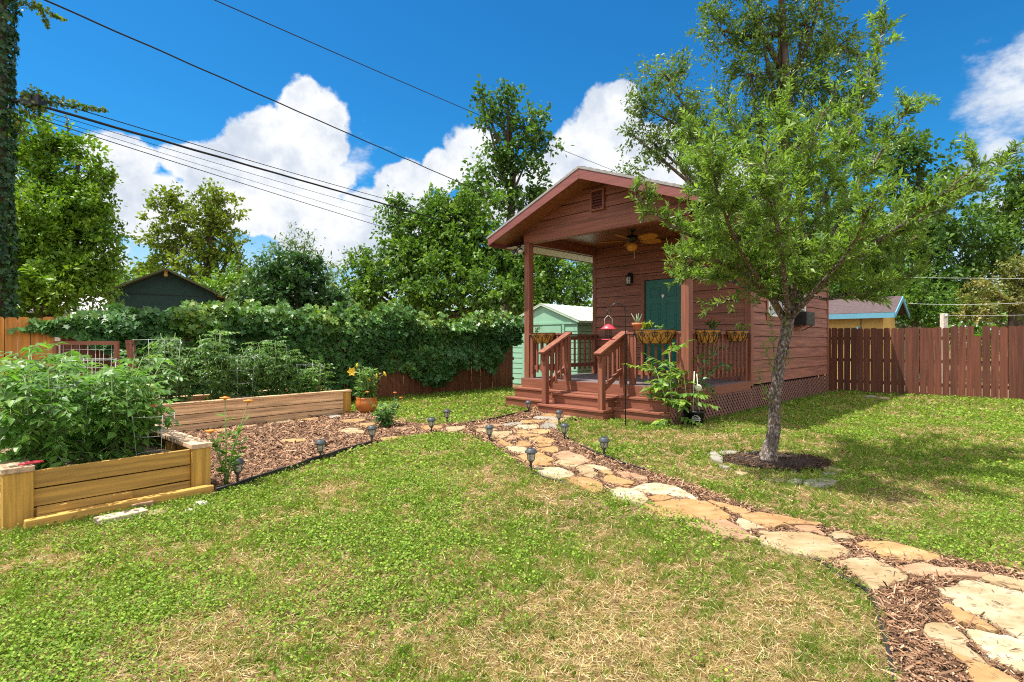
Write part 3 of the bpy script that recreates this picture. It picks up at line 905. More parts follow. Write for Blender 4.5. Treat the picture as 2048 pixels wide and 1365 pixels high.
# shepherd hook and feeder
hx, hy = ground(1251, 854)
hk = thing('shepherd_hook', 'slim black shepherd hook standing in grass by the steps', 'shepherd hook', (hx, hy, 0))
zt = 1.80
pts = [(0, 0, 0), (0, 0, zt)]
for i in range(1, 13):
    a = math.pi * i / 14
    pts.append((-.125 + .125 * math.cos(a), 0, zt + .15 * math.sin(a)))
pts += [(-.245, 0, zt + .0), (-.262, 0, zt - .03), (-.285, 0, zt - .028), (-.295, 0, zt + .01), (-.285, 0, zt + .04)]
MB().tube(pts, .0085, 8).build('pole', M['black'], hk)
MB().box(-.07, .07, -.006, .006, .0, .02).build('foot', M['black'], hk)
bf = thing('bird_feeder', 'red roofed wire cage bird feeder hanging from the shepherd hook', 'bird feeder', (hx - .27, hy, zt - .03))
mb = MB(); mb.tube([(-.06, 0, -.2), (-.06, 0, -.07), (-.0, 0, -.01), (.06, 0, -.07), (.06, 0, -.2)], .006, 6); mb.build('handle', M['steel'], bf)
mb = MB(); mb.lathe([(.125, -.235), (.125, -.228), (.05, -.17), (.018, -.155), (.004, -.15)], n=24); mb.build('roof', M['redpaint'], bf)
mb = MB()
for i in range(12):
    a = 2 * math.pi * i / 12
    mb.tube([(.055 * math.cos(a), .055 * math.sin(a), -.23), (.055 * math.cos(a), .055 * math.sin(a), -.40)], .0028, 4)
for z in (-.26, -.295, -.33, -.365): mb.tube([(.055 * math.cos(2 * math.pi * i / 16), .055 * math.sin(2 * math.pi * i / 16), z) for i in range(17)], .0028, 4)
mb.build('wire_cage', M['black'], bf)
MB().lathe([(.105, -.405), (.11, -.395), (.1, -.39), (.003, -.392)], n=22).build('tray', M['redpaint'], bf)
# ================================================================== FENCES
def picket_mesh(w, h, th=.016, ears=.028, name='picket'):
    poly = [(-w / 2, 0), (w / 2, 0), (w / 2, h - ears * 1.3), (w / 2 - ears * .4, h - ears * .35), (w / 2 - ears * 1.2, h), (-w / 2 + ears * 1.2, h), (-w / 2 + ears * .4, h - ears * .35), (-w / 2, h - ears * 1.3)]
    n = len(poly)
    mb = MB()
    mb.add([(x, 0, z) for x, z in poly] + [(x, th, z) for x, z in poly],
           [tuple(range(n)), tuple(range(2 * n - 1, n - 1, -1))] + [((i + 1) % n, i, n + i, n + (i + 1) % n) for i in range(n)])
    me = bpy.data.meshes.new(name); me.from_pydata(mb.v, [], mb.f); me.update()
    return me


def fence(label, p0, p1, mat, h, w=.140, pitch=.149, short=(), front=1, rails=True, gaps=0.0):
    p0, p1 = Vector((*p0, 0)), Vector((*p1, 0))
    d = p1 - p0
    L = d.length
    t = thing('wooden_fence', label, 'fence', p0, math.atan2(d.y, d.x))
    meshes = [picket_mesh(w * k, h) for k in (1.0, .97, 1.02)]
    for m_ in meshes: m_.materials.append(M[mat])
    n = int(L / pitch)
    for i in range(n):
        o = bpy.data.objects.new('picket', meshes[i % 3] if i not in short else picket_mesh(w, h - .24, ears=.004))
        if i in short: o.data.materials.append(M[mat])
        COL.objects.link(o); o.parent = t
        o.location = ((i + .5) * pitch + random.gauss(0, .0025 + gaps), random.uniform(0, .004), random.uniform(-.03, .008))
        o.rotation_euler = (0, random.gauss(0, .004), random.gauss(0, .012))
    if rails:
        for z in (.28, h * .5, h - .28):
            MB().box(0, L, .024, .06, z - .04, z + .04).build('rail', M[mat], t)
        k = 0
        while k < L:
            MB().box(k - .045, k + .045, .062, .15, -.0, h - .1).build('post', M[mat], t); k += 2.4
    return t


FA, FB = Vector((-7.6, 8.3, 0)), Vector((0.0, 15.3, 0))
FD = (FB - FA).normalized()
FL = (FB - FA).length


def fpt(s, off=0.0, z=0.0):
    """point s metres along the back-left fence, off metres in front of it (towards the lawn)"""
    return FA + FD * s + Vector((FD.y, -FD.x, 0)) * off + Vector((0, 0, z))


a, b = fpt(-3.6), fpt(.52); fence('new orange cedar picket fence behind the tomato bed', a[:2], b[:2], 'cedar', 1.73)
a, b = fpt(.53), fpt(FL + .1); fence('brown stained picket fence smothered by the climbing vine', a[:2], b[:2], 'fence_old', 1.70)
q0, q1 = Vector((8.58 - 2.92 * 1.5, 14.5 + 2.4 * 1.5)), Vector((8.58 + 2.92 * 1.75, 14.5 - 2.4 * 1.75))
LQ = (q1 - q0).length
ish = int(((Vector(((1960 - CX) / F * 12.62, 12.62)) - q0).length) / .146)
fence('dark brown dog eared picket fence with one short board, right of the cabin', q0, q1, 'fence', 1.70, pitch=.146, w=.138, short=(ish,), gaps=.0015)

# ================================================================== NEIGHBOURS
# green metal shed (same orientation as the cabin)
SX, SY, SW, SD = 1.84, 15.0, 2.68, 2.4
shed = thing('garden_shed', 'mint green metal shed behind porch, beside the vine fence', 'shed', (SX, SY, 0), R(YAW))
he, hp = 1.93, 2.43
mb = MB()
mb.add([(-SW, 0, 0), (0, 0, 0), (0, 0, he), (-SW / 2, 0, hp), (-SW, 0, he)], [(0, 1, 2, 3, 4)])
mb.add([(-SW, SD, 0), (0, SD, 0), (0, SD, he), (-SW / 2, SD, hp), (-SW, SD, he)], [(4, 3, 2, 1, 0)])
mb.build('end_wall', M['mint'], shed)
lapm = MB(); lap_wall(lapm, 'x', 0.0, SD, .02, he, pitch=.16, out=.012); lapm.build('side_wall', M['mint'], shed)
mb = MB(); mb.add([(-SW, 0, 0), (-SW, SD, 0), (-SW, SD, he), (-SW, 0, he)], [(0, 3, 2, 1)]); mb.build('side_wall', M['mint'], shed)
for x0, x1 in ((-SW + .02, -SW + .52), (-.46, -.02)):
    lapm = MB(); lap_wall(lapm, 'y', x0, x1, .02, he - .16, pitch=.16, out=.014)
    lapm.build('front_panel', M['mint'], shed)
mb = MB()
for x in (-SW + .53, -.56): mb.box(x, x + .09, -.03, -.002, 0, he - .1)
mb.box(-SW, 0, -.035, -.003, he - .10, he - .04)
mb.build('door_track', M['mint'], shed)
for x0, x1, y in ((-SW + .64, -SW / 2 - .01, -.016), (-SW / 2 + .01, -.60, -.026)):
    MB().box(x0, x1, y, y + .008, .05, he - .14).build('sliding_door', M['mint'], shed)
mb = MB()
for sg in (-1, 1):
    xe = -SW / 2 + sg * (SW / 2 + .08); ze = he - .08 * (hp - he) / (SW / 2) + .02
    mb.add([(-SW / 2, -.07, hp + .03), (xe, -.07, ze), (xe, SD + .07, ze), (-SW / 2, SD + .07, hp + .03),
            (-SW / 2, -.07, hp - .03), (xe, -.07, ze - .06), (xe, SD + .07, ze - .06)], [(0, 1, 2, 3) if sg > 0 else (3, 2, 1, 0), (0, 4, 5, 1), (1, 5, 6, 2)])
    for i in range(9):
        y = -.06 + i * (SD + .12) / 8
        mb.beam((-SW / 2, y, hp + .036), (xe, y, ze + .006), .03, .02)
mb.build('roof', M['mint_roof'], shed)

# dark teal house behind the vine fence
hY = 20.0
pk = at(333, 539, hY)
dh = thing('teal_house', 'dark teal gable ended house rising behind the vine covered fence', 'house', (pk.x, hY, 0), R(29))
zp, hw, slope = pk.z, 1.62, .50
mb = MB()
mb.add([(-hw, 0, 0), (hw, 0, 0), (hw, 0, zp - .10 - hw * slope), (0, 0, zp - .10), (-hw, 0, zp - .10 - hw * slope)], [(0, 1, 2, 3, 4)])
mb.add([(hw, 0, 0), (hw, 5, 0), (hw, 5, zp - .1 - hw * slope), (hw, 0, zp - .1 - hw * slope)], [(0, 1, 2, 3)])
mb.add([(-hw, 0, 0), (-hw, 5, 0), (-hw, 5, zp - .1 - hw * slope), (-hw, 0, zp - .1 - hw * slope)], [(3, 2, 1, 0)])
mb.build('wall', M['teal'], dh)
MB().box(-hw, hw, -.02, -.002, zp - .98, zp - .965).build('board_joint', M['black'], dh)
mb = MB()
for sg in (-1, 1):
    xe = sg * (hw + .42)
    ze = zp - (hw + .42) * slope
    vs = [(0, -.4, zp), (xe, -.4, ze), (xe, 5.2, ze), (0, 5.2, zp), (0, -.4, zp - .07), (xe, -.4, ze - .07), (xe, 5.2, ze - .07), (0, 5.2, zp - .07)]
    mb.add(vs, [(0, 1, 2, 3), (4, 7, 6, 5), (0, 4, 5, 1), (1, 5, 6, 2), (2, 6, 7, 3)] if sg > 0 else [(3, 2, 1, 0), (5, 6, 7, 4), (1, 5, 4, 0), (2, 6, 5, 1), (3, 7, 6, 2)])
mb.build('roof', M['mossroof'], dh)
mb = MB(); mb.box(-.05, .05, -.3, -.02, zp - .22, zp - .08); mb.ball((0, -.3, zp - .26), .07); mb.build('ridge_beam', M['pine_y'], dh)
mb = MB(); mb.beam((hw + .05, -.2, zp - .95), (hw + .38, -.25, zp - 1.02), .06, .06); mb.build('bracket', M['pine_x'], dh)
# pale grey roof further left
gx = at(178, 600, 24.0)
gh = thing('grey_roofed_house', 'low house with pale grey shingle roof left of the teal gable', 'house', (gx.x - .6, 24.0, 0), R(3))
mb = MB(); mb.add([(-3.5, 0, 2.72), (1.55, 0, 2.72), (1.55, 3, 3.75), (-3.5, 3, 3.75), (-3.5, 0, 2.62), (1.55, 0, 2.62)], [(0, 1, 2, 3), (0, 4, 5, 1)]); mb.build('roof', M['greyroof'], gh)
MB().box(-3.2, 1.3, .3, 2.9, 0, 2.7).build('wall', M['limestone'], gh)
# second low grey roof seen right of the teal gable
gx = at(470, 607, 26.0)
g2 = thing('grey_roofed_house', 'sliver of pale grey roof right of the teal gable, over the vine', 'house', (gx.x, 26.0, 0), R(0))
mb = MB(); mb.add([(-1.6, 0, 2.95), (1.2, 0, 2.95), (1.2, 2.4, 3.5), (-1.6, 2.4, 3.5), (-1.6, 0, 2.85), (1.2, 0, 2.85)], [(0, 1, 2, 3), (0, 4, 5, 1)]); mb.build('roof', M['greyroof'], g2)
MB().box(-1.4, 1., .2, 2.3, 0, 2.9).build('wall', M['limestone'], g2)
# ochre outbuilding with blue trim right
ob = thing('ochre_outbuilding', 'ochre stucco outbuilding with blue trim behind the right fence', 'outbuilding', (11.75, 16.5, 0), R(YAW))
LX, WD, ez, rz_ = 6.0, 2.2, 2.24, 2.80
mb = MB(); mb.add([(-LX, .25, 0), (-.35, .25, 0), (-.35, .25, ez), (-LX, .25, ez)], [(0, 1, 2, 3)])
mb.add([(-.35, .25, 0), (-.35, WD - .25, 0), (-.35, WD - .25, ez), (-.35, WD / 2, rz_ - .1), (-.35, .25, ez)], [(0, 1, 2, 3, 4)])
mb.add([(-LX, WD - .25, 0), (-.35, WD - .25, 0), (-.35, WD - .25, ez), (-LX, WD - .25, ez)], [(3, 2, 1, 0)])
mb.build('wall', M['ochre'], ob)
mb = MB(); mb.box(-.96, -.93, .235, .249, 0, ez - .05); mb.box(-3.4, -3.37, .235, .249, 0, ez - .05); mb.build('wall_joint', M['soil'], ob)
mb = MB()
mb.add([(-LX, 0, ez), (0, 0, ez), (0, WD / 2, rz_), (-LX, WD / 2, rz_)], [(0, 1, 2, 3)])
mb.add([(-LX, WD, ez), (0, WD, ez), (0, WD / 2, rz_), (-LX, WD / 2, rz_)], [(3, 2, 1, 0)])
mb.add([(-LX, 0, ez - .04), (0, 0, ez - .04), (0, WD / 2, rz_ - .04), (-LX, WD / 2, rz_ - .04)], [(3, 2, 1, 0)])
mb.build('roof', M['plumroof'], ob)
mb = MB(); mb.box(-LX, .0, -.03, -.002, ez - .17, ez - .01); mb.build('fascia', M['blue'], ob)
mb = MB()
for sg in (0, 1):
    y0 = 0 if sg == 0 else WD
    mb.add([(.002, y0, ez - .01), (.002, WD / 2, rz_ - .01), (.002, WD / 2, rz_ - .16), (.002, y0, ez - .15), (.03, y0, ez - .01), (.03, WD / 2, rz_ - .01), (.03, WD / 2, rz_ - .16), (.03, y0, ez - .15)],
           [(0, 1, 2, 3), (7, 6, 5, 4), (0, 4, 5, 1), (2, 6, 7, 3), (0, 3, 7, 4)] if sg else [(3, 2, 1, 0), (4, 5, 6, 7), (1, 5, 4, 0), (3, 7, 6, 2), (4, 7, 3, 0)])
mb.build('rake_board', M['blue'], ob)
MB().box(-1.0, -.96, -.05, .2, .0, 1.80).build('downpipe', M['blue'], ob)
# low pale roof beside it
l0 = at(1835, 650, 19.0)
lo = thing('lean_to', 'low pale lean-to roof right of the ochre outbuilding', 'lean-to', (l0.x, 19.0, 0), R(-12))
mb = MB(); mb.add([(-1.1, 0, 2.15), (.9, 0, 1.62), (.9, 2.5, 1.75), (-1.1, 2.5, 2.3), (-1.1, 0, 2.08), (.9, 0, 1.55)], [(0, 1, 2, 3), (0, 4, 5, 1)]); mb.build('roof', M['limestone'], lo)
MB().box(-1.0, .8, .1, 2.3, 0, 1.6).build('wall', M['mint'], lo)
pp = at(1888, 628, 16.0)
po = thing('timber_post', 'weathered grey timber post standing behind the right fence', 'post', (pp.x, 16.0, 0))
MB().beam((0, 0, 0), (0, 0, pp.z), .14, .14).build('shaft', M['limestone'], po, .006)
MB().lathe([(.03, pp.z - .12), (.03, pp.z - .03)], (.0, -.09, 0), 8).build('insulator', M['galv'], po)

# ================================================================== RAISED BEDS
b1d = Vector((.66, .75, 0)).normalized()
B1L = 1.36
p_l = Vector((-3.60, 3.80, 0))
b1 = thing('raised_bed', 'nearest yellow pine raised bed crowded with tomato plants', 'raised bed', p_l, math.atan2(b1d.y, b1d.x))
# local x along the front (left post -> right post), y backwards
BH, BD = .40, 2.75
for x0, x1 in ((0, .165), (B1L - .15, B1L)):
    MB().box(x0, x1, 0, .14, 0, BH).build('corner_post', M['pine_z'], b1, .004)
for i, (z0, z1) in enumerate(((.266, .395), (.130, .256), (.0, .119))):
    MB().box(.167, B1L - .152, .035 + .004 * (i == 1), .075, z0, z1).build('front_board', M['pine_x'], b1, .004)
for x0, x1 in ((.05, .09), (B1L - .09, B1L - .05)):
    for z0, z1 in ((.262, .398), (.122, .257), (.0, .117)):
        MB().box(x0, x1, .142, BD, z0, z1).build('side_board', M['pine_y'], b1, .004)
for x0, x1, y1 in ((-.01, .172, 1.0), (B1L - .16, B1L + .01, BD)):
    MB().box(x0, x1, -.012, y1, BH + .001, BH + .042).build('cap_board', M['greywood_y'], b1, .005)
for z0, z1 in ((.262, .398), (.122, .257), (.0, .117)):
    MB().box(.09, B1L - .09, BD - .04, BD, z0, z1).build('rear_board', M['pine_x'], b1, .004)
MB().box(B1L - .17, B1L - .10, .60, .66, .1, .39).build('side_stake', M['pine_z'], b1)
mb = MB()
nx, ny = 14, 26
vs = [(.091 + (B1L - .182) * i / nx, .08 + (BD - .13) * j / ny, .285 + .05 * (fbm(np.array([i * .31]), np.array([j * .29]), 1.0, 3)[0] - .5)) for j in range(ny + 1) for i in range(nx + 1)]
mb.add(vs, [(j * (nx + 1) + i, j * (nx + 1) + i + 1, (j + 1) * (nx + 1) + i + 1, (j + 1) * (nx + 1) + i) for j in range(ny) for i in range(nx)], True)
mb.build('soil', M['soil'], b1)
M1 = b1.rotation_euler.to_matrix()


def bed1(x, y, z=0.0): return p_l + M1 @ Vector((x, y, 0)) + Vector((0, 0, z))


tm = thing('timber_board', 'long loose timber lying in the grass before nearest raised bed', 'timber', bed1(.10, -.16, 0), b1.rotation_euler.z + .02)
MB().box(0, 1.24, 0, .075, .0, .085).build('board', M['pine_x'], tm, .006)
tm = thing('timber_board', 'short loose timber offcut propped against the bed behind the long one', 'timber', bed1(.18, -.055, 0), b1.rotation_euler.z - .01)
MB().box(0, .58, 0, .06, .085, .135).build('board', M['pine_x'], tm, .005)
tag(MB().box(0, .5, 0, .06, 0, .084).build('support_board', M['pine_x'], tm, .004))
pr = thing('hand_pruner', 'red handled pruner lying on the bed corner post', 'pruner', bed1(.085, .05, BH + .044), b1.rotation_euler.z + .1)
for sg in (-1, 1):
    MB().tube([(.0, 0, .008), (.05, sg * .012, .012), (.10, sg * .02, .012), (.14, sg * .012, .010)], [.006, .009, .009, .006], 8).build('handle', M['redpaint'], pr)
mb = MB(); mb.beam((-.05, .004, .008), (0, 0, .008), .012, .004); mb.beam((-.045, -.006, .009), (0, 0, .009), .008, .003); mb.build('blade', M['steel'], pr)

b2d = Vector((.655, .755, 0)).normalized()
p_r = Vector((-3.0, 10.0, 0))
B2L = 3.7
p2 = p_r - b2d * B2L
b2 = thing('raised_bed', 'long weathered pine raised bed by the mulch, against the vine fence', 'raised bed', p2, math.atan2(b2d.y, b2d.x))
H2 = .405
for i, (z0, z1) in enumerate(((.268, H2), (.122, .258), (.0, .112))):
    MB().box(0, B2L - .16, 0, .045 + .003 * i, z0, z1).build('front_board', M['greywood_x'], b2, .004)
    MB().box(B2L - .07, B2L - .03, .142, 1.1, z0, z1).build('end_board', M['greywood_y'], b2, .004)
    MB().box(0, .04, .06, 1.1, z0, z1).build('end_board', M['greywood_y'], b2, .004)
    MB().box(0, B2L, 1.101, 1.145, z0, z1).build('rear_board', M['greywood_x'], b2, .004)
MB().box(B2L - .158, B2L, -.012, .14, 0, H2).build('corner_post', M['pine_z'], b2, .004)
MB().box(-.02, B2L + .012, -.022, .115, H2 + .001, H2 + .037).build('cap_board', M['greywood_x'], b2, .005)
MB().box(-.02, B2L + .012, 1.02, 1.155, H2 + .001, H2 + .037).build('cap_board', M['greywood_x'], b2, .005)
mb = MB(); nx, ny = 36, 12
vs = [(.03 + (B2L - .08) * i / nx, .05 + 1.06 * j / ny, .31 + .05 * (fbm(np.array([i * .31]), np.array([j * .29]), 1.0, 5)[0] - .5)) for j in range(ny + 1) for i in range(nx + 1)]
mb.add(vs, [(j * (nx + 1) + i, j * (nx + 1) + i + 1, (j + 1) * (nx + 1) + i + 1, (j + 1) * (nx + 1) + i) for j in range(ny) for i in range(nx)], True)
mb.build('soil', M['soil'], b2)
M2 = b2.rotation_euler.to_matrix()


def bed2(x, y, z=0.0): return p2 + M2 @ Vector((x, y, 0)) + Vector((0, 0, z))


# trellises behind the near bed
tl = thing('trellis', 'brown wooden trellis frame strung with wire mesh behind the tomatoes', 'trellis', at(105, 690, 7.3).xy.to_3d(), R(4))
w_ = at(229, 690, 7.3).x - at(105, 690, 7.3).x
zt_ = at(105, 683, 7.3).z
for x in (0, w_ - .05): MB().box(x, x + .05, 0, .04, 0, zt_ - .05).build('upright', M['red_z'], tl)
MB().box(0, w_, 0, .04, zt_ - .05, zt_).build('crossbar', M['red_x'], tl)
MB().box(.05, w_ - .05, 0, .04, .3, .34).build('crossbar', M['red_x'], tl)
mb = MB()
for i in range(1, 8): mb.tube([(w_ * i / 8, .045, .3), (w_ * i / 8, .045, zt_ - .02)], .0025, 4)
for i in range(8): mb.tube([(0.02, .05, .36 + i * .125), (w_ - .02, .05, .36 + i * .125)], .0025, 4)
mb.build('wire_mesh', M['galv'], tl)
p_ = at(284, 700, 7.6)
tl = thing('trellis', 'leaning red brown trellis frame seen edge on between the two beds', 'trellis', (p_.x, p_.y, 0), R(122))
for x, dz in ((0, 0), (.75, 0)):
    MB().beam((x, 0, 0), (x, .16, 1.36), .055, .07).build('upright', M['red_z'], tl)
MB().beam((-.03, .155, 1.33), (.78, .155, 1.33), .055, .06).build('crossbar', M['red_x'], tl)
MB().beam((0, .04, .35), (.75, .04, .35), .04, .05).build('crossbar', M['red_x'], tl)
mb = MB()
for i in range(1, 6): mb.tube([(.125 * i, .045, .35), (.125 * i, .155, 1.33)], .0025, 4)
for i in range(7): mb.tube([(0, .05 + i * .0155, .45 + i * .13), (.75, .05 + i * .0155, .45 + i * .13)], .0025, 4)
mb.build('wire_mesh', M['galv'], tl)


def cage(label, loc, r, h, square=False, n=4):
    t = thing('tomato_cage', label, 'plant cage', loc, random.uniform(0, 1), 'wire tomato cages in the beds')
    mb = MB(); k = 4 if square else 20
    for i in range(n):
        z = h * (.18 + .82 * i / (n - 1)) - .01
        rr = r * (.8 + .2 * i / (n - 1))
        mb.tube([(rr * math.cos(2 * math.pi * j / k), rr * math.sin(2 * math.pi * j / k), z) for j in range(k + 1)], .0021, 5)
    mb.build('ring', M['galv'], t)
    for i in range(4):
        a = 2 * math.pi * i / 4
        MB().tube([(r * .78 * math.cos(a), r * .78 * math.sin(a), 0), (r * math.cos(a), r * math.sin(a), h)], .0023, 5).build('leg', M['galv'], t)
    return t


cage('bare wire cage at the right front corner of nearest bed', bed1(1.02, .36, .28), .17, .42, n=3)
cage('wire cage swallowed by tomatoes at the left front of nearest bed', bed1(.40, .62, .28), .2, .7)
cage('wire cage among tomatoes midway along nearest bed', bed1(.7, 1.2, .28), .22, .9)
cage('tall square wire cage at the left end of the long bed', bed2(.75, .62, .3), .32, 1.08, True)
cage('wire cage around tomatoes in the middle of long bed', bed2(1.9, .5, .3), .24, .8)
cage('round wire cage beside the right end of long bed', bed2(3.2, .6, .3), .22, .62)

# ================================================================== FLAGSTONES
def crop(ox, oy, s, pts): return [(ox + x / s, oy + y / s) for x, y in pts]


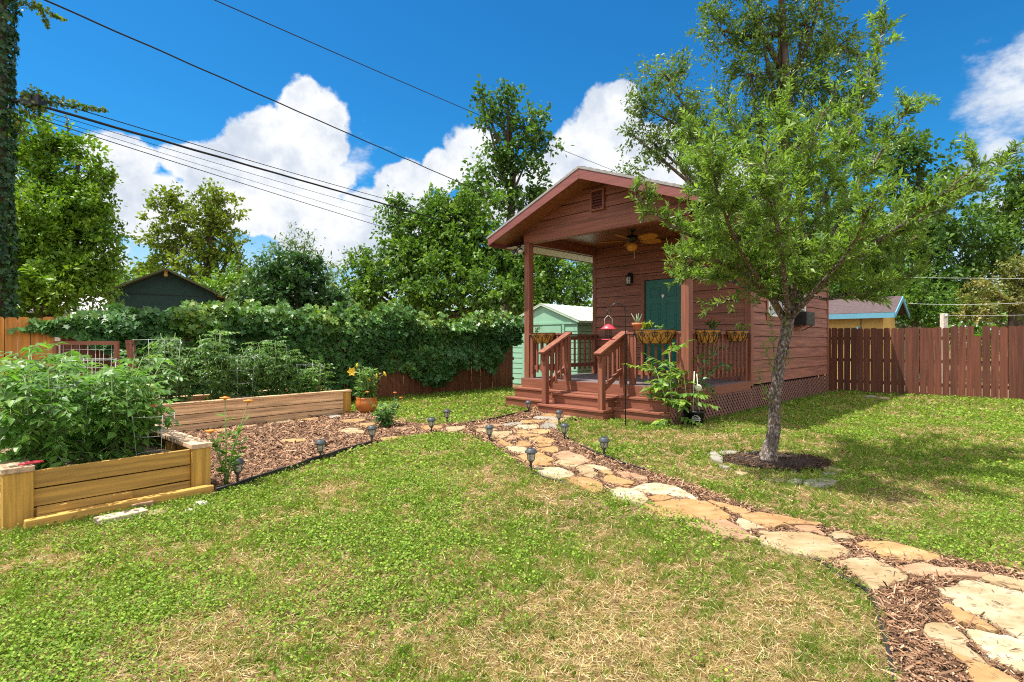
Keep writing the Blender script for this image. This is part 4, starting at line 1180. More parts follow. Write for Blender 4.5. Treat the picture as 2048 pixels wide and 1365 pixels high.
A_ = (860, 810, 6.4); B_ = (1040, 890, 6.4); C_ = (1260, 950, 6.4); D_ = (1480, 1000, 5.12); E_ = (1728, 1085, 4.875); F_ = (400, 800, 2.802); G_ = (1400, 880, 4.203)
STONES = [
    (A_, [(-120, 290), (-95, 262), (20, 262), (160, 268), (150, 300), (110, 322), (-60, 315)], 'gold', 'tan flagstone under the solar light on narrow mulch strip'),
    (A_, [(200, 285), (450, 280), (455, 300), (340, 340), (245, 350), (215, 320)], 'buff', 'pale flagstone alone on the mulch strip, between strip and main path'),
    (A_, [(600, 275), (720, 250), (900, 245), (950, 265), (800, 282), (620, 292)], 'salmon', 'salmon flagstone where the mulch strip joins the main path'),
    (A_, [(565, 315), (700, 300), (720, 292), (880, 318), (790, 328), (730, 345), (620, 335)], 'buff', 'buff flagstone hiding behind the solar light at path junction'),
    (A_, [(795, 345), (1060, 335), (1050, 370), (935, 428), (800, 415)], 'buff', 'buff flagstone just right of the solar light at path junction'),
    (A_, [(975, 445), (1010, 395), (1090, 390), (1170, 410), (1100, 440)], 'salmon', 'small wedge shaped salmon flagstone near the path junction'),
    (A_, [(820, 450), (900, 440), (990, 480), (1060, 515), (1020, 530), (920, 515)], 'gold', 'narrow tan flagstone on path edge before the junction solar light'),
    (A_, [(1095, 530), (1140, 460), (1250, 468), (1300, 515), (1250, 530)], 'gold', 'small triangular tan flagstone ringed by mulch mid path'),
    (A_, [(960, 535), (1040, 530), (1200, 545), (1290, 580), (1240, 610), (1150, 615), (1060, 595)], 'cream', 'long cream tipped flagstone directly above the round capped solar light'),
    (A_, [(1120, 655), (1230, 625), (1420, 610), (1450, 640), (1610, 705), (1450, 755), (1330, 770), (1200, 710)], 'gold', 'broad golden flagstone behind the round capped solar light'),
    (A_, [(1390, 775), (1550, 740), (1565, 770), (1500, 790)], 'gold', 'thin golden sliver flagstone above the largest white flagstone'),
    (A_, [(1330, 790), (1430, 795), (1660, 795), (1860, 890), (1650, 950), (1500, 905), (1380, 840)], 'cream', 'whitish flagstone right beside the round capped solar light'),
    (A_, [(1560, 640), (1740, 590), (1960, 650), (2060, 720), (1940, 760), (1740, 715)], 'salmon', 'broad salmon flagstone at the right path edge, below the tilted solar light'),
    (A_, [(1590, 745), (1650, 705), (1740, 715), (1915, 760), (1830, 805), (1700, 775)], 'buff', 'grey buff flagstone touching the broad salmon one'),
    (A_, [(1370, 560), (1480, 540), (1640, 530), (1650, 580), (1600, 608), (1440, 605)], 'gold', 'golden four sided flagstone left of the right path edging'),
    (A_, [(1345, 515), (1420, 490), (1560, 505), (1560, 525), (1380, 545)], 'gold', 'small golden flagstone stacked above the four sided one'),
    (A_, [(1260, 430), (1400, 400), (1560, 440), (1610, 460), (1560, 490), (1380, 480)], 'gold', 'wide golden flagstone left of the solar light on right path edge'),
    (A_, [(1110, 385), (1200, 370), (1400, 385), (1410, 400), (1250, 408), (1140, 398)], 'orange', 'thin orange flagstone lying between two golden ones near the steps'),
    (A_, [(1115, 320), (1200, 318), (1290, 350), (1250, 365), (1120, 365)], 'orange', 'small orange flagstone left of the wide orange one near the steps'),
    (A_, [(1260, 318), (1540, 310), (1545, 350), (1380, 375), (1310, 345)], 'orange', 'wide orange flagstone just below the grey stones near the steps'),
    (A_, [(1070, 295), (1120, 262), (1390, 258), (1400, 300), (1250, 308)], 'cream', 'long cream flagstone third row from the porch steps'),
    (A_, [(1395, 285), (1480, 230), (1600, 240), (1640, 290), (1600, 305)], 'grey', 'grey flagstone at the foot of the solar light before the steps'),
    (A_, [(1470, 210), (1540, 195), (1750, 165), (1730, 195), (1640, 240), (1500, 228)], 'buff', 'buff flagstone behind the solar light before the steps'),
    (A_, [(1130, 235), (1170, 200), (1380, 190), (1445, 210), (1420, 230)], 'gold', 'tan flagstone second row from the steps, left side'),
    (A_, [(1310, 160), (1360, 142), (1580, 155), (1690, 175), (1620, 190), (1400, 180)], 'grey', 'thin grey flagstone below the topmost tan one'),
    (A_, [(1420, 135), (1500, 110), (1690, 105), (1700, 140), (1600, 155)], 'gold', 'topmost tan flagstone touching the porch steps'),
    (A_, [(1710, 122), (1830, 100), (1945, 120), (1900, 150), (1710, 158)], 'buff', 'rounded pale flagstone at the right end before the steps'),
    (A_, [(930, 245), (1040, 228), (1170, 225), (1180, 245), (1060, 262), (970, 270)], 'grey', 'flat grey flagstone on the left edge near the black edging end'),
    (B_, [(540, 425), (640, 410), (850, 425), (1050, 480), (1055, 585), (930, 605), (760, 515)], 'gold', 'smooth golden flagstone below the whitish one on the lawn side'),
    (B_, [(715, 290), (760, 265), (900, 270), (1005, 385), (850, 410), (790, 375)], 'buff', 'olive buff tilted flagstone in the middle of the path'),
    (B_, [(830, 255), (900, 248), (1060, 275), (1190, 320), (1080, 330), (920, 300)], 'cream', 'long thin pale flagstone below the tilted solar light'),
    (B_, [(1025, 335), (1120, 330), (1195, 355), (1190, 378), (1070, 378)], 'orange', 'little orange flagstone wedged right of the olive buff one'),
    (B_, [(1240, 345), (1340, 330), (1460, 360), (1620, 410), (1640, 440), (1500, 430), (1440, 420), (1290, 395)], 'salmon', 'reddish flagstone with a dark chip at the right path edge'),
    (B_, [(1090, 388), (1180, 380), (1470, 475), (1400, 535), (1300, 515), (1070, 460)], 'gold', 'cracked golden flagstone mid path below the reddish one'),
    (B_, [(1150, 580), (1260, 540), (1510, 590), (1635, 690), (1620, 730), (1560, 760), (1340, 690), (1190, 640)], 'cream', 'white pitted flagstone on the lawn side of the path'),
    (C_, [(10, 175), (130, 115), (300, 90), (560, 130), (740, 220), (855, 310), (830, 325), (620, 270), (360, 240), (200, 225)], 'cream', 'long cream and gold flagstone along the right mulch bank'),
    (C_, [(250, 280), (330, 245), (520, 260), (550, 295), (420, 330), (270, 320)], 'gold', 'small golden flagstone trapped between white pitted and huge ones'),
    (C_, [(185, 375), (280, 340), (560, 322), (740, 307), (980, 332), (1130, 422), (1300, 515), (1220, 575), (1050, 572), (860, 545), (680, 570), (520, 535), (330, 450)], 'gold', 'huge weathered golden flagstone at the centre of the path'),
    (C_, [(990, 325), (1080, 330), (1380, 410), (1550, 470), (1470, 500), (1330, 470), (1140, 408)], 'orange', 'slim orange flagstone along the mulch bank beside the huge one'),
    (C_, [(695, 612), (860, 607), (1240, 584), (1390, 670), (1600, 800), (1400, 818), (1200, 800), (990, 705), (780, 660)], 'salmon', 'pinkish flagstone on the lawn side directly below the huge one'),
    (C_, [(1340, 560), (1400, 550), (1520, 592), (1740, 682), (1640, 690), (1450, 690)], 'cream', 'pale triangular flagstone tucked under the smooth orange one'),
    (D_, [(0, 148), (180, 120), (420, 165), (830, 240), (780, 262), (640, 240), (340, 278), (130, 230)], 'orange', 'smooth orange flagstone by the right mulch bank'),
    (D_, [(520, 285), (620, 265), (760, 270), (870, 345), (850, 355), (700, 325)], 'salmon', 'thin salmon flagstone above the big cracked buff one'),
    (D_, [(190, 310), (300, 320), (520, 325), (720, 350), (920, 385), (1040, 470), (1140, 525), (960, 580), (915, 605), (660, 550), (400, 490), (230, 440)], 'buff', 'big buff flagstone with a curved crack'),
    (D_, [(895, 345), (960, 320), (1060, 325), (1180, 380), (1140, 395), (1000, 395)], 'buff', 'small buff flagstone by the mulch bank right of thin salmon one'),
    (D_, [(1195, 435), (1260, 420), (1500, 420), (1800, 490), (2050, 570), (2048, 610), (1800, 600), (1480, 570)], 'orange', 'long peach flagstone at the lawn edge under the tree shadow'),
    (D_, [(960, 635), (1150, 595), (1340, 590), (1720, 775), (1430, 900), (1330, 880), (1200, 790), (1100, 680)], 'buff', 'square buff flagstone strewn with bark at the edging bend'),
    (E_, [(300, 225), (430, 205), (590, 200), (760, 250), (1000, 265), (1220, 300), (1080, 340), (960, 330), (700, 330), (450, 300)], 'salmon', 'flat pinkish flagstone above the biggest foreground slab'),
    (E_, [(1245, 305), (1560, 370), (1800, 440), (1800, 520), (1560, 480), (1300, 415), (1130, 350)], 'buff', 'tan strip of flagstone behind the biggest foreground slab'),
    (E_, [(715, 440), (860, 410), (1100, 358), (1290, 428), (1700, 530), (1850, 700), (1700, 960), (1540, 910), (1240, 760), (920, 620)], 'cream', 'biggest cream slab with a brown streak at the picture edge'),
    (E_, [(770, 590), (850, 610), (1040, 700), (1310, 850), (1180, 850), (1040, 790), (930, 790), (820, 670)], 'orange', 'narrow orange flagstone below the biggest cream slab'),
    (E_, [(545, 845), (640, 760), (830, 790), (960, 900), (1000, 1010), (1145, 1125), (1080, 1135), (900, 1060), (760, 1020), (620, 910)], 'buff', 'layered buff flagstone among thick bark in the foreground'),
    (E_, [(975, 835), (1200, 865), (1400, 900), (1560, 940), (1700, 1010), (1700, 1260), (1520, 1245), (1320, 1170), (1200, 1080), (1060, 960)], 'cream', 'pale yellow slab below the narrow orange flagstone'),
    (E_, [(770, 1040), (960, 1100), (1240, 1200), (1500, 1330), (1620, 1420), (1500, 1560), (1150, 1560), (1000, 1365), (1040, 1320), (1000, 1190), (890, 1100)], 'orange', 'smooth orange slab cut off by the bottom of the picture'),
    (F_, [(445, 235), (480, 222), (545, 218), (620, 228), (540, 238)], 'gold', 'lone tan flagstone in the middle of the wide mulch bed'),
    (F_, [(765, 175), (810, 160), (870, 155), (915, 172), (920, 185), (830, 190)], 'buff', 'pale flagstone in mulch left of the round shrub, nearest of three'),
    (F_, [(775, 118), (830, 108), (910, 106), (940, 115), (850, 128)], 'gold', 'pale gold flagstone in mulch before the glazed pot'),
    (F_, [(868, 140), (960, 128), (990, 140), (930, 155)], 'gold', 'flagstone touching the left side of the round shrub'),
    (F_, [(705, 85), (760, 80), (800, 92), (735, 102)], 'grey', 'greyish flagstone at the right corner post of long bed'),
    (F_, [(530, 105), (570, 97), (665, 98), (650, 112), (560, 116)], 'orange', 'orange flagstone along the long bed, second from its corner post'),
    (F_, [(370, 122), (500, 112), (505, 126), (380, 132)], 'buff', 'buff flagstone at the middle of the long bed front'),
    (F_, [(200, 148), (310, 136), (325, 145), (260, 155)], 'salmon', 'thin pinkish flagstone along the long bed behind the orange flowers'),
    (F_, [(1000, 215), (1080, 205), (1160, 200), (1090, 218), (1030, 228)], 'gold', 'tan flagstone on the lawn edge right of the shrub solar light'),
    (F_, [(1060, 160), (1110, 148), (1190, 155), (1140, 170)], 'salmon', 'dull pinkish flagstone just right of the round shrub'),
    (F_, [(30, 185), (90, 165), (160, 160), (120, 180)], 'gold', 'tan flagstone at the far left end of the long bed'),
]
POLYS = []


def rough_poly(P, j=.012):
    out = []
    n = len(P)
    for i in range(n):
        a, b = Vector(P[i]), Vector(P[(i + 1) % n])
        k = max(2, int((b - a).length / .07))
        for t in range(k):
            q = a + (b - a) * (t / k)
            # soften the corners
            if t == 0: q = a * .95 + (Vector(P[i - 1]) + b) * .025
            out.append((q.x + random.gauss(0, j * .5), q.y + random.gauss(0, j)))
    return out


def stone_mesh(P, c, z0, z1, tilt=(0, 0)):
    n = len(P)
    mb = MB()

    def zz(x, y): return tilt[0] * (x - c[0]) + tilt[1] * (y - c[1])
    rings = [(1.02, z0), (1.0, z1 - .012), (.985, z1 - .004), (.955, z1)]
    vs = [((x - c[0]) * k, (y - c[1]) * k, z + zz(x, y)) for k, z in rings for x, y in P]
    fs = [(r * n + i, r * n + (i + 1) % n, (r + 1) * n + (i + 1) % n, (r + 1) * n + i) for r in range(len(rings) - 1) for i in range(n)]
    fs.append(tuple(3 * n + i for i in range(n)))
    mb.add(vs, fs)
    return mb


def area2(P): return sum(P[i][0] * P[(i + 1) % len(P)][1] - P[(i + 1) % len(P)][0] * P[i][1] for i in range(len(P)))


for cr, pts, kind, label in STONES:
    P = [ground(x, y, .026) for x, y in crop(cr[0], cr[1], cr[2], pts)]
    if area2(P) < 0: P = P[::-1]
    gx_ = (sum(p[0] for p in P) / len(P), sum(p[1] for p in P) / len(P))
    P = [(gx_[0] + (p[0] - gx_[0]) * 1.035, gx_[1] + (p[1] - gx_[1]) * 1.035) for p in P]
    POLYS.append(P)
    P = rough_poly(P)
    c = (sum(p[0] for p in P) / len(P), sum(p[1] for p in P) / len(P))
    o = stone_mesh(P, c, -.01, random.uniform(.022, .030), (random.gauss(0, .006), random.gauss(0, .006))).build('flagstone', M['stone_' + kind])
    o.location = (c[0], c[1], 0)
    tag(o, label, 'flagstone', 'flagstones of the garden path' if cr is not F_ else 'flagstones in the mulch bed')

RING = [
    ([(78, 120), (130, 118), (195, 160), (190, 190), (95, 170)], 'thick layered grey stone at the left tip of the tree ring', .09),
    ([(140, 125), (170, 100), (260, 95), (320, 110), (300, 125), (200, 130)], 'flat grey stone behind the mulch at the back left of tree ring', .06),
    ([(330, 118), (420, 110), (430, 128), (350, 132)], 'small pale stone in the back of the tree ring, left of trunk', .05),
    ([(430, 100), (520, 108), (515, 130), (430, 125)], 'dark grey stone touching the left of the tree trunk', .05),
    ([(780, 155), (850, 150), (975, 180), (960, 195), (880, 185)], 'long pale stone on the back right of the tree ring', .05),
    ([(1010, 230), (1080, 228), (1170, 250), (1250, 262), (1140, 268), (1040, 262)], 'tan slab on the right side of tree ring', .05),
    ([(1030, 285), (1090, 270), (1150, 290), (1120, 305), (1050, 302)], 'small pale round stone on the right side of tree ring', .05),
    ([(865, 350), (960, 315), (1080, 310), (1155, 350), (1120, 385), (990, 395), (890, 385)], 'biggest white oval stone in the front right of tree ring', .045),
    ([(725, 350), (800, 338), (865, 348), (850, 370), (740, 368)], 'rusty orange stone beside the biggest white oval one', .055),
    ([(520, 330), (620, 330), (720, 345), (700, 362), (600, 358)], 'long tan stone in the front of the tree ring', .05),
    ([(290, 275), (340, 270), (420, 290), (350, 305)], 'half buried tan stone front left in tree ring', .04),
    ([(150, 215), (200, 210), (260, 240), (200, 250)], 'half buried pale stone behind the layered one in tree ring', .04),
]
for pts, label, hz_ in RING:
    hz_ *= .5
    P = [ground(x, y, hz_ * .6) for x, y in crop(*G_, pts)]
    if area2(P) < 0: P = P[::-1]
    P = rough_poly(P, .006)
    c = (sum(p[0] for p in P) / len(P), sum(p[1] for p in P) / len(P))
    o = stone_mesh(P, c, -.01, hz_, (random.gauss(0, .03), random.gauss(0, .03))).build('ring_stone', M['stone_grey'] if 'grey' in label or 'white' in label or 'pale' in label else M['stone_buff'])
    o.location = (c[0], c[1], 0)
    tag(o, label, 'stone', 'stones ringing the young tree')


def pebble(label, px, py, w, d, h, mat, rz=0.0, z=0.0, block=False, name='rock'):
    x, y = ground(px, py)
    mb = MB()
    n = 12
    P = [(w / 2 * math.cos(2 * math.pi * i / n) * random.uniform(.85, 1.1), d / 2 * math.sin(2 * math.pi * i / n) * random.uniform(.85, 1.1)) for i in range(n)]
    if block: P = [(-w / 2, -d / 2), (w / 2, -d / 2), (w / 2, d / 2), (-w / 2, d / 2)]
    if block:
        mb.box(-w / 2, w / 2, -d / 2, d / 2, 0, h)
    else:
        rings = [(1, 0), (1.0, h * .5), (.82, h * .85), (.4, h)]
        vs = [(x_ * k, y_ * k, zz + random.gauss(0, h * .04)) for k, zz in rings for x_, y_ in P]
        fs = [(r * n + i, r * n + (i + 1) % n, (r + 1) * n + (i + 1) % n, (r + 1) * n + i) for r in range(3) for i in range(n)] + [tuple(3 * n + i for i in range(n))]
        mb.add(vs, fs)
    o = mb.build(name, M[mat], None, .008 if block else 0)
    o.location = (x, y, z); o.rotation_euler = (0, 0, rz)
    return tag(o, label, 'paver' if block else 'stone')


ba = b1.rotation_euler.z
pebble('left of two pinkish pavers lying before the loose timber', 217, 1045, .165, .13, .045, 'pink', ba, block=True, name='paver')
pebble('right of two pinkish pavers lying before the loose timber', 267, 1036, .165, .12, .05, 'pink', ba + .1, block=True, name='paver')
pebble('small tan brick resting against the loose timber', 284, 1020, .16, .07, .06, 'stone_salmon', ba, block=True, name='brick')
pebble('flat brown rock right of the pinkish pavers', 312, 1030, .17, .12, .03, 'stone_buff')
pebble('pale rounded rock in grass near the bed corner', 402, 1013, .11, .09, .04, 'limestone')
pebble('tiny pale pebble in grass left of the rounded rock', 378, 1025, .07, .05, .025, 'limestone')
pebble('grey rock in the shade of the cabin, left of its twin', 1741, 797, .34, .2, .06, 'stone_grey')
pebble('grey buff rock on the grass near the fence, right of its twin', 1766, 801, .3, .2, .07, 'stone_buff')
pebble('reddish brick chunk at the foot of the right fence', 1846, 789, .2, .14, .06, 'stone_salmon')
pebble('small tan rock at the foot of the fence beside the shadow', 1806, 787, .16, .12, .05, 'stone_buff')
pebble('dark bark scrap lying on the lawn right of the path', 1152, 880, .14, .05, .02, 'bark2', name='bark_scrap')['category'] = 'bark'

# ================================================================== SOLAR LIGHTS
def solar():
    t = empty('solar_light')
    MB().lathe([(.063, .195), (.066, .20), (.066, .208), (.05, .222), (.047, .232), (.036, .238), (.004, .239)], n=24).build('cap', M['cap'], t)
    MB().box(-.022, .022, -.022, .022, .2385, .241).build('solar_panel', M['solar'], t)
    MB().lathe([(.026, .115), (.036, .13), (.041, .194)], n=18).build('lens', M['lens'], t)
    mb = MB()
    for k in range(4):
        z = .136 + k * .0155; r = .039 + k * .0014
        mb.tube([(r * math.cos(2 * math.pi * i / 18), r * math.sin(2 * math.pi * i / 18), z) for i in range(19)], .0019, 4, False)
    for i in range(4):
        a = math.pi / 4 + math.pi / 2 * i
        mb.tube([(.028 * math.cos(a), .028 * math.sin(a), .11), (.038 * math.cos(a), .038 * math.sin(a), .13), (.044 * math.cos(a), .044 * math.sin(a), .196)], .0038, 5)
    mb.build('cage', M['cap'], t)
    MB().lathe([(.004, 0), (.011, .0), (.011, .085), (.016, .09), (.030, .113), (.03, .12), (.004, .121)], n=14).build('stake', M['cap'], t)
    return t


LIGHTS = [
    (475, 969, 0, 0, 'solar light beside the orange flowering plant at the bed corner'),
    (641, 923, 0, 0, 'solar light midway along the curved edging of the wide mulch bed'),
    (744, 889, 0, 0, 'solar light at the mulch edge in front of the round shrub'),
    (863, 869, 0, 0, 'solar light standing before a tan flagstone on narrow mulch strip'),
    (894, 849, 0, 0, 'solar light in the grass on the far side of narrow mulch strip'),
    (979, 887, 0, .02, 'solar light at the junction of mulch strip and flagstone path'),
    (1062, 944, 0, 0, 'largest looking solar light, beside the whitish flagstone on the lawn side'),
    (1057, 828, 0, 0, 'solar light at the left end of the porch steps'),
    (1118, 851, 0, 0, 'solar light amid the topmost flagstones before the porch steps'),
    (1129, 883, 0, 0, 'upright solar light on the right path edge above the tilted one'),
    (1208, 915, .13, -.10, 'tilted solar light leaning on the right mulch bank'),
]
proto = solar()
for i, (px, py, tx, ty, label) in enumerate(LIGHTS):
    o = proto if i == 0 else copy_tree(proto)
    x, y = ground(px, py)
    o.location = (x, y, 0.0)
    o.rotation_euler = (tx, ty, random.uniform(0, 1.5))
    tag(o, label, 'garden light', 'solar path lights')

# ================================================================== MULCH AREAS AND EDGING
GP = lambda L: [ground(x, y) for x, y in L]
low_edge = [(1830, 1500), (1795, 1365), (1775, 1290), (1755, 1215), (1735, 1180), (1690, 1152), (1640, 1122), (1530, 1090), (1440, 1062), (1350, 1032), (1270, 1000), (1180, 975), (1100, 955), (1060, 942), (1020, 915), (985, 893), (960, 880), (925, 872), (880, 868), (830, 874), (790, 880), (745, 892), (700, 906), (641, 923), (560, 951), (500, 970), (430, 994), (405, 1000)]
up_edge = [(712, 826), (735, 826), (775, 842), (800, 846), (860, 852), (930, 850), (1000, 838), (1057, 825), (1072, 820)]
right_edge = [(1168, 826), (1172, 831), (1140, 838), (1120, 845), (1113, 855), (1120, 870), (1140, 885), (1180, 905), (1215, 920), (1290, 945), (1380, 970), (1450, 1000), (1530, 1025), (1640, 1055), (1760, 1086), (1880, 1117), (2048, 1152), (2500, 1240), (2500, 1500)]
bed_front = [tuple(bed2(B2L, 0)[:2]), tuple(bed2(0, 0)[:2])]
PATH = GP(low_edge) + [tuple(bed1(B1L, .1)[:2]), tuple(bed1(B1L, BD)[:2])] + bed_front[::-1] + GP(up_edge) + [tuple(cab(-2.66, -2.83)[:2]), tuple(cab(-1.17, -2.83)[:2])] + GP(right_edge)
tx_, ty_ = ground(1537, 927)
TRING = [(tx_ + .58 * math.cos(a) * (1 + .1 * math.sin(3 * a)) + .1, ty_ + .42 * math.sin(a)) for a in np.linspace(0, 2 * math.pi, 30, endpoint=False)]
BEDP1 = [tuple(bed1(x, y)[:2]) for x, y in ((-.02, -.02), (B1L + .02, -.02), (B1L + .02, BD), (-.02, BD))]
BEDP2 = [tuple(bed2(x, y)[:2]) for x, y in ((0, 0), (B2L, 0), (B2L, 1.15), (0, 1.15))]
DECKP = [tuple(cab(x, y)[:2]) for x, y in ((XL - .14, -2.83), (-2.66, -2.83), (-2.66, -3.12), (-1.17, -3.12), (-1.17, -2.83), (0.02, -2.83), (.02, YB), (XL, YB))]
SHEDP = [tuple((Vector((SX, SY, 0)) + Matrix.Rotation(R(YAW), 3, 'Z') @ Vector((x, y, 0)))[:2]) for x, y in ((-SW, 0), (0, 0), (0, SD), (-SW, SD))]

# ground: one sheet to the horizon, finer under the garden
mg = pmat('lawn_soil', (.085, .055, .024), (.22, .15, .065), (3.5, 3.5, 3.5), .95, .5, 8, c3=(.16, .105, .045), dist=.02)
mb = MB(); mb.add([(-300, -100, -.006), (300, -100, -.006), (300, 500, -.006), (-300, 500, -.006)], [(0, 1, 2, 3)])
tag(mb.build('ground', mg), kind='structure')
M['mulch'] = pmat('mulch_base', (.035, .019, .012), (.15, .085, .055), (38, 38, 38), .95, 1.0, 6, dist=.03)
mb = MB(); mb.add([(x, y, .004) for x, y in PATH], [tuple(range(len(PATH)))]) if area2(PATH) > 0 else mb.add([(x, y, .004) for x, y in PATH], [tuple(range(len(PATH) - 1, -1, -1))])
tag(mb.build('mulch_path', M['mulch']), kind='structure')
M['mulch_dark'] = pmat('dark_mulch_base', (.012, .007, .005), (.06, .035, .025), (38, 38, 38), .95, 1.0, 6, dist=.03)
mb = MB(); n_ = len(TRING)
mb.add([(x, y, .004) for x, y in TRING] + [((x - tx_) * .6 + tx_, (y - ty_) * .6 + ty_, .06) for x, y in TRING] + [(tx_, ty_, .075)],
       [(i, (i + 1) % n_, n_ + (i + 1) % n_, n_ + i) for i in range(n_)] + [(n_ + i, n_ + (i + 1) % n_, 2 * n_) for i in range(n_)], True)
tag(mb.build('tree_mulch', M['mulch_dark']), kind='structure')


def edging(label, pts, lift=.0, buried=False):
    P = [Vector((*ground(x, y), 0)) for x, y in pts]
    Q = []
    for a, b in zip(P[:-1], P[1:]):
        k = max(1, int((b - a).length / .15))
        Q += [a + (b - a) * (i / k) for i in range(k)]
    Q.append(P[-1])
    t = thing('lawn_edging', label, 'garden edging', Q[0])
    mb = MB()
    R_ = [q - Q[0] + Vector((random.gauss(0, .004), random.gauss(0, .004), random.uniform(.030, .046) + lift - (.035 if buried and 3.3 < q.y < 5.1 else 0))) for q in Q]
    mb.tube(R_, .008, 7)
    mb.build('top_bead', M['edging'], t)
    mb = MB(); n = len(R_)
    vs = [(p.x, p.y, -.02) for p in R_] + [(p.x, p.y, p.z) for p in R_] + [(p.x, p.y + .006, -.02) for p in R_] + [(p.x, p.y + .006, p.z) for p in R_]
    fs = [(i, i + 1, n + i + 1, n + i) for i in range(n - 1)] + [(3 * n + i, 3 * n + i + 1, 2 * n + i + 1, 2 * n + i) for i in range(n - 1)]
    mb.add(vs, fs); mb.build('strip', M['edging'], t)


edging('curved black edging along the wide mulch bed', [(432, 993), (500, 970), (560, 951), (641, 923), (700, 905), (745, 891)], .02)
edging('short black edging on the lawn left of the porch steps', [(930, 851), (965, 846), (1000, 839), (1030, 832), (1060, 825)])
edging('black edging between the lawn and the near flagstones', [(x_ - 4 if y_ > 1150 else x_, y_ + 5) for x_, y_ in [(1062, 944), (1100, 956), (1180, 976), (1270, 1001), (1350, 1033), (1440, 1063), (1530, 1091), (1640, 1123), (1690, 1153), (1735, 1181), (1755, 1215), (1775, 1290), (1795, 1365), (1830, 1500)]], -.022, True)
edging('black edging along the right mulch bank by upright solar light', [(1116, 862), (1122, 871), (1142, 886), (1182, 906), (1217, 921), (1290, 946)], -.01)
# ================================================================== LAWN
def scatter(y0, y1, dens, ext=1.12):
    """uniform random points on the ground between two distances, over the width in view and a margin"""
    w1 = y1 * ext + 1.0
    n = int(dens * (y1 - y0) * 2 * w1)
    x, y = RNG.uniform(-w1, w1, n), RNG.uniform(y0, y1, n)
    k = np.abs(x) < y * ext + 1.0
    return x[k], y[k]


def lawn_mask(x, y, grow=0.0):
    ok = np.ones(len(x), bool)
    for P in (PATH, BEDP1, BEDP2, DECKP, TRING, SHEDP): ok &= ~inpoly(x, y, P)
    # inside the fences only
    dv = (x - FA.x) * FD.y - (y - FA.y) * FD.x
    ok &= dv > -.02
    q = q1 - q0
    ok &= ((x - q0.x) * q.y - (y - q0.y) * q.x) > -.05
    return ok


DRY = [(1100, 1290, .30, .30), (1130, 1210, .25, .3), (1260, 875, .9, .45), (1420, 880, .6, .35), (960, 985, .35, .3), (930, 960, .3, .25), (1130, 1000, .25, .25), (390, 1270, .22, .3), (600, 1225, .25, .22), (250, 1108, .22, .2),
       (350, 1290, .2, .2), (1850, 985, .5, .3), (1950, 870, .5, .4), (1760, 1010, .3, .2), (700, 990, .25, .25), (560, 1165, .2, .2), (1310, 930, .7, .3), (1500, 1290, .3, .3), (1210, 1330, .3, .2), (1640, 1240, .25, .25), (860, 845, .8, .3), (640, 1010, .2, .3), (1480, 960, .3, .2)]
DRYW = [(*ground(px, py), a, b) for px, py, a, b in DRY]


def dryness(x, y):
    """0 = lush, 1 = straw"""
    d = .20 + .35 * (fbm(x, y, .7, 11) - .5) + .9 * (fbm(x, y, 2.3, 21) - .5) + 1.0 * (fbm(x, y, 8.0, 22, 3) - .5)
    for cx_, cy_, a, b in DRYW:
        d = d + .27 * np.exp(-(((x - cx_) / (a * 1.5)) ** 2 + ((y - cy_) / (b * 1.5)) ** 2))
    return d


LP = {'C': [], 'D': [], 'U': [], 'L': [], 'W': [], 'c': []}
GREENS = [(.095, .17, .018), (.16, .26, .030), (.25, .36, .055), (.37, .45, .10)]
STRAWS = [(.28, .185, .075), (.44, .32, .145), (.58, .46, .24), (.68, .58, .36)]
